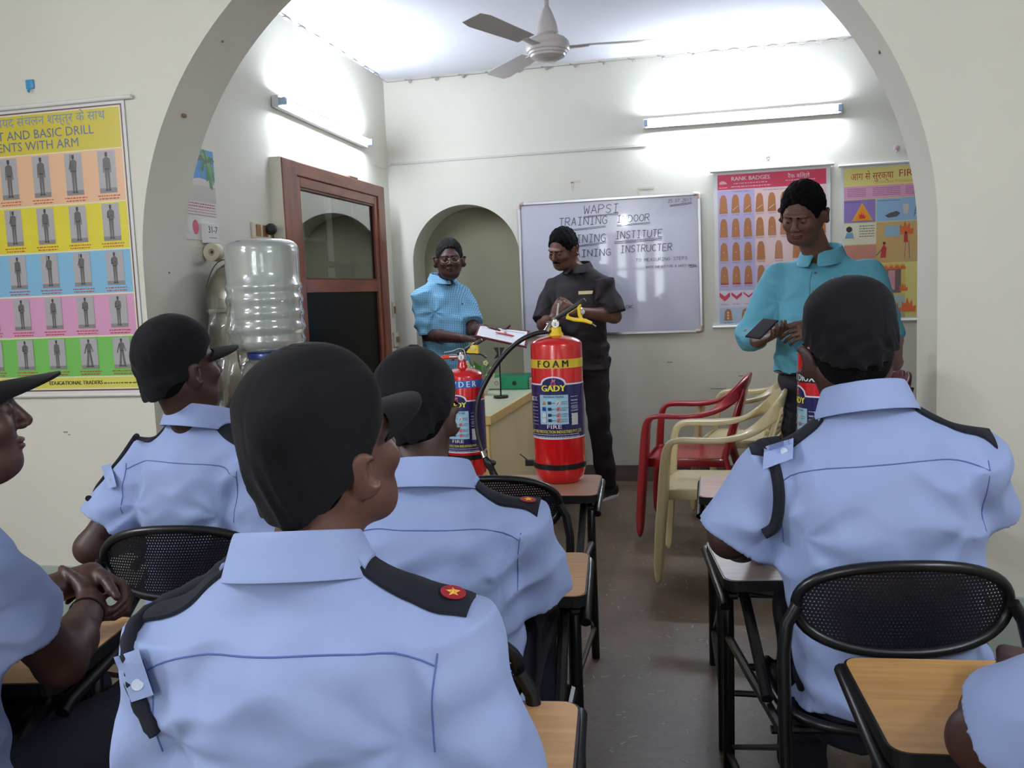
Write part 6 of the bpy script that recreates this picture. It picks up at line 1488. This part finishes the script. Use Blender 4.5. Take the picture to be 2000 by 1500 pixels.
# standing trainer in black
def stand_legs(o, yaw, sp=.10, kn=.02, toe=0):
    F_ = frame((o[0], o[1], 0), yaw); return [(F_(q*.085, 0, o[2]-.03), F_(q*sp*1.0, kn, .49), F_(q*sp*1.05, -.01, .085)) for q in (-1, 1)]
BLKS = mat('charcoal_shirt', (34, 27, 32), .8, bump=.1, bscale=300); DKT = mat('dark_trousers', (30, 24, 28), .85, bump=.1, bscale=300)
CHK = mat('checked_blue', (120, 180, 214), .8); AQU = mat('aqua_shirt', (98, 172, 194), .7, var=.10, vscale=5, bump=.1, bscale=400)
def check_mat():
    m = MATS['checked_blue']; nt = m.node_tree; N = nt.nodes; L_ = nt.links; b = N['Principled BSDF']; tc = N.new('ShaderNodeTexCoord'); sx = N.new('ShaderNodeSeparateXYZ'); L_.new(tc.outputs['Object'], sx.inputs[0])
    outs = []
    for i in (0, 2):
        a = N.new('ShaderNodeMath'); a.operation = 'MULTIPLY'; a.inputs[1].default_value = 95; L_.new(sx.outputs[i], a.inputs[0]); f = N.new('ShaderNodeMath'); f.operation = 'FRACT'; L_.new(a.outputs[0], f.inputs[0]); g = N.new('ShaderNodeMath'); g.operation = 'LESS_THAN'; g.inputs[1].default_value = .42; L_.new(f.outputs[0], g.inputs[0]); outs.append(g)
    mx = N.new('ShaderNodeMath'); mx.operation = 'ADD'; L_.new(outs[0].outputs[0], mx.inputs[0]); L_.new(outs[1].outputs[0], mx.inputs[1]); h = N.new('ShaderNodeMath'); h.operation = 'MULTIPLY'; h.inputs[1].default_value = .5; L_.new(mx.outputs[0], h.inputs[0])
    c = N.new('ShaderNodeMix'); c.data_type = 'RGBA'; c.inputs['A'].default_value = rgb((150, 204, 230)); c.inputs['B'].default_value = rgb((66, 124, 176)); L_.new(h.outputs[0], c.inputs['Factor']); L_.new(c.outputs['Result'], b.inputs['Base Color'])
check_mat()
ya = R(165); oA = (-.800, 5.52, .885); LG = stand_legs(oA, ya, .10)
LG[0] = (LG[0][0], V3((-.70, 5.50, .48)), V3((-.66, 5.52, .085))); LG[1] = (LG[1][0], V3((-.92, 5.50, .48)), V3((-.94, 5.54, .085)))
cA = atY(1094, 607, 5.26)
pA = person('standing man in a black half sleeve shirt, hands joined, before the whiteboard', oA, ya, .52, SK3, shirt=BLKS,
    head=atY(1100, 487, 5.47), hyaw=R(-12), hpitch=R(-22), hroll=R(-4), sh=.168, wid=.96, armsL=(atY(1200, 618, 5.46), cA+Vector((.085, .02, -.01))), armsR=(atY(1062, 634, 5.46), cA+Vector((-.045, .02, -.045))), sleeve=.25, srad=(.062, .078),
    res=.004, res_s=.006, legs=LG, seed=61, cap=False, hair=(HAIRM, dict()), hem=-.06, belly=.03, trou=DKT, face=True,
    hands={'L': dict(d=nv((-.85, -.25, .35)), n=nv((.1, -.9, .3)), side=1, curl=(.8, .7, .4), spread=.05), 'R': dict(d=nv((.5, -.2, .8)), n=nv((-.5, -.8, .1)), side=-1, curl=(.6, .6, .4), spread=.05)})
collar(pA['root'], pA['T'], .575*pA['k'], .070, BLKS); shoes(pA, LG, [R(150), R(175)], mat('trainer_shoe', (26, 26, 30), .5), mat('white_sole', (214, 214, 214), .5))
H = pA['H']; s = Solid(H.o-.15, H.o+.15, .003)
for q in (-1, 1): s.add(rc(H(q*.004, .106, -.044), H(q*.027, .094, -.052), .0055, .0035), .004)
solid_obj('moustache', s, HAIRM, pA['root'])
def pocket(p, u, v, w, h, m, flap=None):
    T = p['T']; bv = p['bv']; a = T(u, .3, v+h/2); b = T(u, .3, v-h/2)
    o, _ = patch('pocket', bv, a, b, T.d(1, 0, 0), w, w, T.d(0, 1, 0), m, p['root'], th=.002, lift=.001, nu=6, nv=4); return o
pocket(pA, -.085, .335, .10, .11, BLKS)
o_, _ = patch('pocket_square', pA['bv'], pA['T'](-.085, .3, .412), pA['T'](-.085, .3, .392), pA['T'].d(1, 0, 0), .082, .078, pA['T'].d(0, 1, 0), mat('cream_paper', (214, 196, 150), .6), pA['root'], th=.003, lift=.003, nu=3, nv=3)
def watch(p, E_, W_, face_n, strap, r=.031):
    e, w = V3(E_), V3(W_); d = nv(w-e); x = nv(V3(face_n)-d*(V3(face_n)@d)); y = np.cross(d, x); c = w-d*.03; mb = MB()
    for i in range(5): mb.tube([c+d*(.004*(i-2))+x*r*math.cos(a)+y*r*math.sin(a) for a in [2*PI*j/24 for j in range(24)]], .0028, 6, closed=True)
    o = mb.build('watch_strap', strap, p['root'], world=True); mb = MB(); mb.tube([c+x*(r-.002), c+x*(r+.007)], .017, 20); wt = mb.build('watch_case', CHROME, o, world=True)
    mb = MB(); mb.tube([c+x*(r+.0072), c+x*(r+.0078)], .014, 20); mb.build('watch_dial', mat('dial_white', (232, 232, 230)), wt, world=True)
watch(pA, atY(1200, 618, 5.46), cA+Vector((.085, .02, -.01)), (0, -1, .2), mat('gold_strap', (200, 180, 130), .35, .8))
c = cA+Vector((-.010, -.020, -.005))
mb = MB(); mb.tube([c+Vector((-.006, 0, -.035)), c+Vector((.004, -.004, .035))], .0065, 10); mb.tube([c+Vector((.004, -.004, .035)), c+Vector((.006, -.005, .05))], .0045, 10)
tag(mb.build('marker_pen', mat('white_wire', (214, 214, 206), .4)), 'short white marker pen held between the hands of the trainer in black', 'pen')

# standing man in a checked shirt holding the certificate
yb = R(232); oB = (-1.66, 5.46, .875); LG = stand_legs(oB, yb, .10)
wLb, wRb = atY(944, 650, 5.20), atY(938, 660, 5.08)
A_, B_, C_, D_ = atY(938, 637, 5.14), atY(1030, 648, 5.14), atY(1024, 675, 4.98), atY(931, 655, 4.98)
wLb = A_.lerp(B_, .12)+Vector((-.02, .03, -.01)); wRb = D_.lerp(A_, .25)+Vector((-.10, .03, -.03))
pB = person('standing man in glasses and a blue checked shirt holding a certificate by the niche', oB, yb, .50, (70, 44, 38), shirt=CHK,
    head=atY(878, 508, 5.38), hyaw=R(-34), hpitch=R(-3), sh=.165, wid=.86, armsR=(atY(838, 655, 5.36), wRb), armsL=(atY(925, 648, 5.42), wLb), sleeve=.24, srad=(.060, .072),
    res=.004, res_s=.006, legs=LG, seed=71, cap=False, hair=(HAIRG, dict()), hem=-.05, belly=.03, trou=DKT,
    hands={'R': dict(d=nv(C_-D_+Vector((0, .05, .02))), n=(0, 0, -1), side=1, curl=(.15, .35, .3), spread=.1, thumb=(.5, -.4)), 'L': dict(d=nv(B_-A_), n=(0, 0, -1), side=-1, curl=(.15, .35, .3), spread=.1, thumb=(.5, -.4))})
collar(pB['root'], pB['T'], .575*pB['k'], .068, CHK); shoes(pB, LG, [yb, yb]); pocket(pB, -.085, .31, .10, .11, CHK)
H = pB['H']; GL = mat('gold_rim', (170, 140, 108), .35, .8)
g = None
for q in (-1, 1):
    mb = MB(); mb.tube([H(q*.032+.023*math.cos(a), .112-.004*abs(math.cos(a)), .004+.016*math.sin(a)) for a in [2*PI*i/20 for i in range(20)]], .0013, 6, closed=True)
    if g is None: g = empty('glasses', H(0, .11, 0)); g.parent = pB['root']; g.matrix_parent_inverse = wmat(pB['root']).inverted()
    mb.build('lens_rim', GL, g, world=True); mb = MB(); mb.tube([H(q*.055, .106, .006), H(q*.074, .08, .008), H(q*.082, .0, .010)], .0012, 6); mb.build('temple', GL, g, world=True)
mb = MB(); mb.tube([H(-.010, .112, .008), H(0, .116, .010), H(.010, .112, .008)], .0013, 6); mb.build('bridge', GL, g, world=True)
T = pB['T']; h, n = cast(pB['bv'], T(-.065, .4, .375), T.d(0, -1, 0))
if h is not None: mb = MB(); mb.tube([h+n*.004, h+n*.005-Vector((0, 0, .035))], .004, 8); tag(mb.build('pocket_pen', mat('steel_dark', (96, 90, 84)), smooth=True), 'dark pen clipped in the pocket of the checked shirt', 'pen')
t = empty('certificate_folder', A_.lerp(C_, .5), 0, 'white printed certificate on a dark red folder, held by the man in the checked shirt', 'folder')
un = (B_-A_).cross(D_-A_).normalized(); un = un if un.z > 0 else -un
def slab(a, b, c, d, z0, z1, m, name, par):
    mb = MB(); vs = [p+un*z0 for p in (a, b, c, d)]+[p+un*z1 for p in (a, b, c, d)]; mb.add(vs, [(0, 1, 2, 3), (4, 5, 6, 7), (0, 1, 5, 4), (1, 2, 6, 5), (2, 3, 7, 6), (3, 0, 4, 7)]); return mb.build(name, m, par, False, world=True)
eA, eB, eC, eD = A_+(A_-C_)*.04, B_+(B_-D_)*.04+Vector((0, .02, .004)), C_+(C_-A_)*.05, D_+(D_-B_)*.04
slab(eA, eB, eC, eD, -.010, -.001, mat('maroon_folder', (96, 26, 36), .4), 'folder', t)
cs_ = slab(A_, B_, C_, D_, 0, .0012, mat('certificate_paper', (226, 224, 228), .6), 'certificate', t)
P = Print(lambda u, v, h: A_.lerp(B_, u).lerp(D_.lerp(C_, u), 1-v)+un*(.0014+h), .0003)
P.scrib(.06, .84, .96, .028, (120, 80, 90)); P.disc(.55, .72, .03, (170, 140, 80), .05); P.poly([(.34, .56), (.74, .50), (.76, .56), (.60, .62), (.36, .63)], (180, 30, 50)); P.scrib(.36, .40, .72, .03, (60, 50, 60)); P.scrib(.06, .22, .80, .014, (160, 150, 160)); P.build('certificate_print', PRINT, cs_, world=True)

# standing man with the phone
yc = R(158); oC = (.47, 4.12, .90); LG = stand_legs(oC, yc, .11)
ph = atY(1488, 642, 3.80)
wLc, wRc = atY(1592, 640, 3.86), atY(1482, 668, 3.90)
pC = person('tall man in an aqua long sleeve shirt looking at the phone in his hands', oC, yc, .485, SK3, shirt=AQU, lean=.03,
    head=atY(1568, 418, 3.98), hyaw=R(-4), hpitch=R(-26), hroll=R(-5), sh=.190, wid=1.10, deep=1.08, armsL=(atY(1738, 650, 4.06), wLc+Vector((.03, .02, 0))), armsR=(atY(1462, 655, 4.10), wRc+Vector((-.0, .02, 0))), long_sleeve=.62, srad=(.070, .076),
    res=.004, res_s=.006, legs=LG, seed=83, cap=False, hair=(HAIRM, dict(thick=.015)), belly=.045, trou=mat('grey_trousers', (44, 42, 50), .85), hem=.02, fat=1.06, hips=1.05,
    hands={'L': dict(d=nv((-.93, -.25, -.12)), n=nv((.1, -.75, .65)), side=1, curl=(.25, .45, .35), spread=.06, scale=1.08, thumb=(.5, .2)), 'R': dict(d=nv((.55, -.7, .25)), n=nv((.2, .25, -.95)), side=1, curl=(.15, .5, .5), spread=.1, scale=1.08, thumb=(.7, -.2))})
collar(pC['root'], pC['T'], .575*pC['k'], .078, AQU, h=.05); shoes(pC, LG, [yc, yc])
T = pC['T']; bv = pC['bv']
for z in (.47, .39, .30, .20, .11, .04):
    h, n = cast(bv, T(.0, .5, z*pC['k']), T.d(0, -1, 0))
    if h is not None:
        M = n.to_track_quat('Z', 'Y').to_matrix().to_4x4(); M.translation = h+n*.001; mb = MB(); mb.lathe([(0, 0), (.0058, 0), (.0058, .002), (0, .0022)], 14, M=M); mb.build('shirt_button', mat('grey_button', (96, 100, 104), .4), pC['root'], world=True)
pts = [];
for i in range(22):
    h, n = cast(bv, T(.016, .5, (.03+.45*i/21)*pC['k']), T.d(0, -1, 0))
    if h is not None and (not pts or (h-pts[-1]).length < .07): pts.append(h+n*.0004)
if len(pts) > 3: mb = MB(); mb.tube(pts, .0013, 6); mb.build('placket_seam', mat('aqua_seam', (60, 116, 136), .8), pC['root'], world=True)
pocket(pC, -.095, .31, .115, .12, AQU)
h, n = cast(bv, T(-.075, .5, .385), T.d(0, -1, 0))
if h is not None: mb = MB(); mb.tube([h+n*.004+Vector((.004, 0, .03)), h+n*.005-Vector((0, 0, .01))], .0045, 8); mb.tube([h+n*.008+Vector((.004, 0, .02)), h+n*.009-Vector((0, 0, .02))], .0025, 6); tag(mb.build('pocket_pen', CHROME), 'silver pen clipped in the chest pocket of the aqua shirt', 'pen')
mb = MB(); n_ = 40; T = pC['T']
mb.tube([T(math.cos(2*PI*i/n_)*.188*1.05, math.sin(2*PI*i/n_)*.148+.008, .012) for i in range(n_)], .016, 8, closed=True, flat=.4); bl = mb.build('belt', mat('black_leather', (20, 18, 20), .35), pC['root'], world=True)
mb = MB(); q = T(.0, .163, .012); M = Matrix.Translation(Vector(q.tolist())) @ Matrix.Rotation(yc, 4, 'Z')
mb.box((-.024, -.004, -.020), (-.019, .006, .020), M); mb.box((.019, -.004, -.020), (.024, .006, .020), M); mb.box((-.019, -.004, .015), (.019, .006, .020), M); mb.box((-.019, -.004, -.020), (.019, .006, -.015), M); mb.build('buckle', CHROME, bl, False, world=True)
# phone
t = empty('mobile_phone', ph, 0, 'black mobile phone held in both hands by the man in aqua', 'phone')
M = Matrix.Translation(ph) @ Matrix.Rotation(R(-38), 4, 'Z') @ Matrix.Rotation(R(28), 4, 'X') @ Matrix.Rotation(R(8), 4, 'Y')
mb = MB(); mb.box((-.036, -.072, -.004), (.036, .072, .004), M, bev=.003); mb.build('case', mat('phone_black', (22, 20, 28), .25, coat=.4), t, False, world=True)
mb = MB(); mb.box((-.033, -.066, .0041), (.033, .066, .0046), M); mb.build('screen', mat('phone_glass', (10, 10, 14), .08), t, False, world=True)
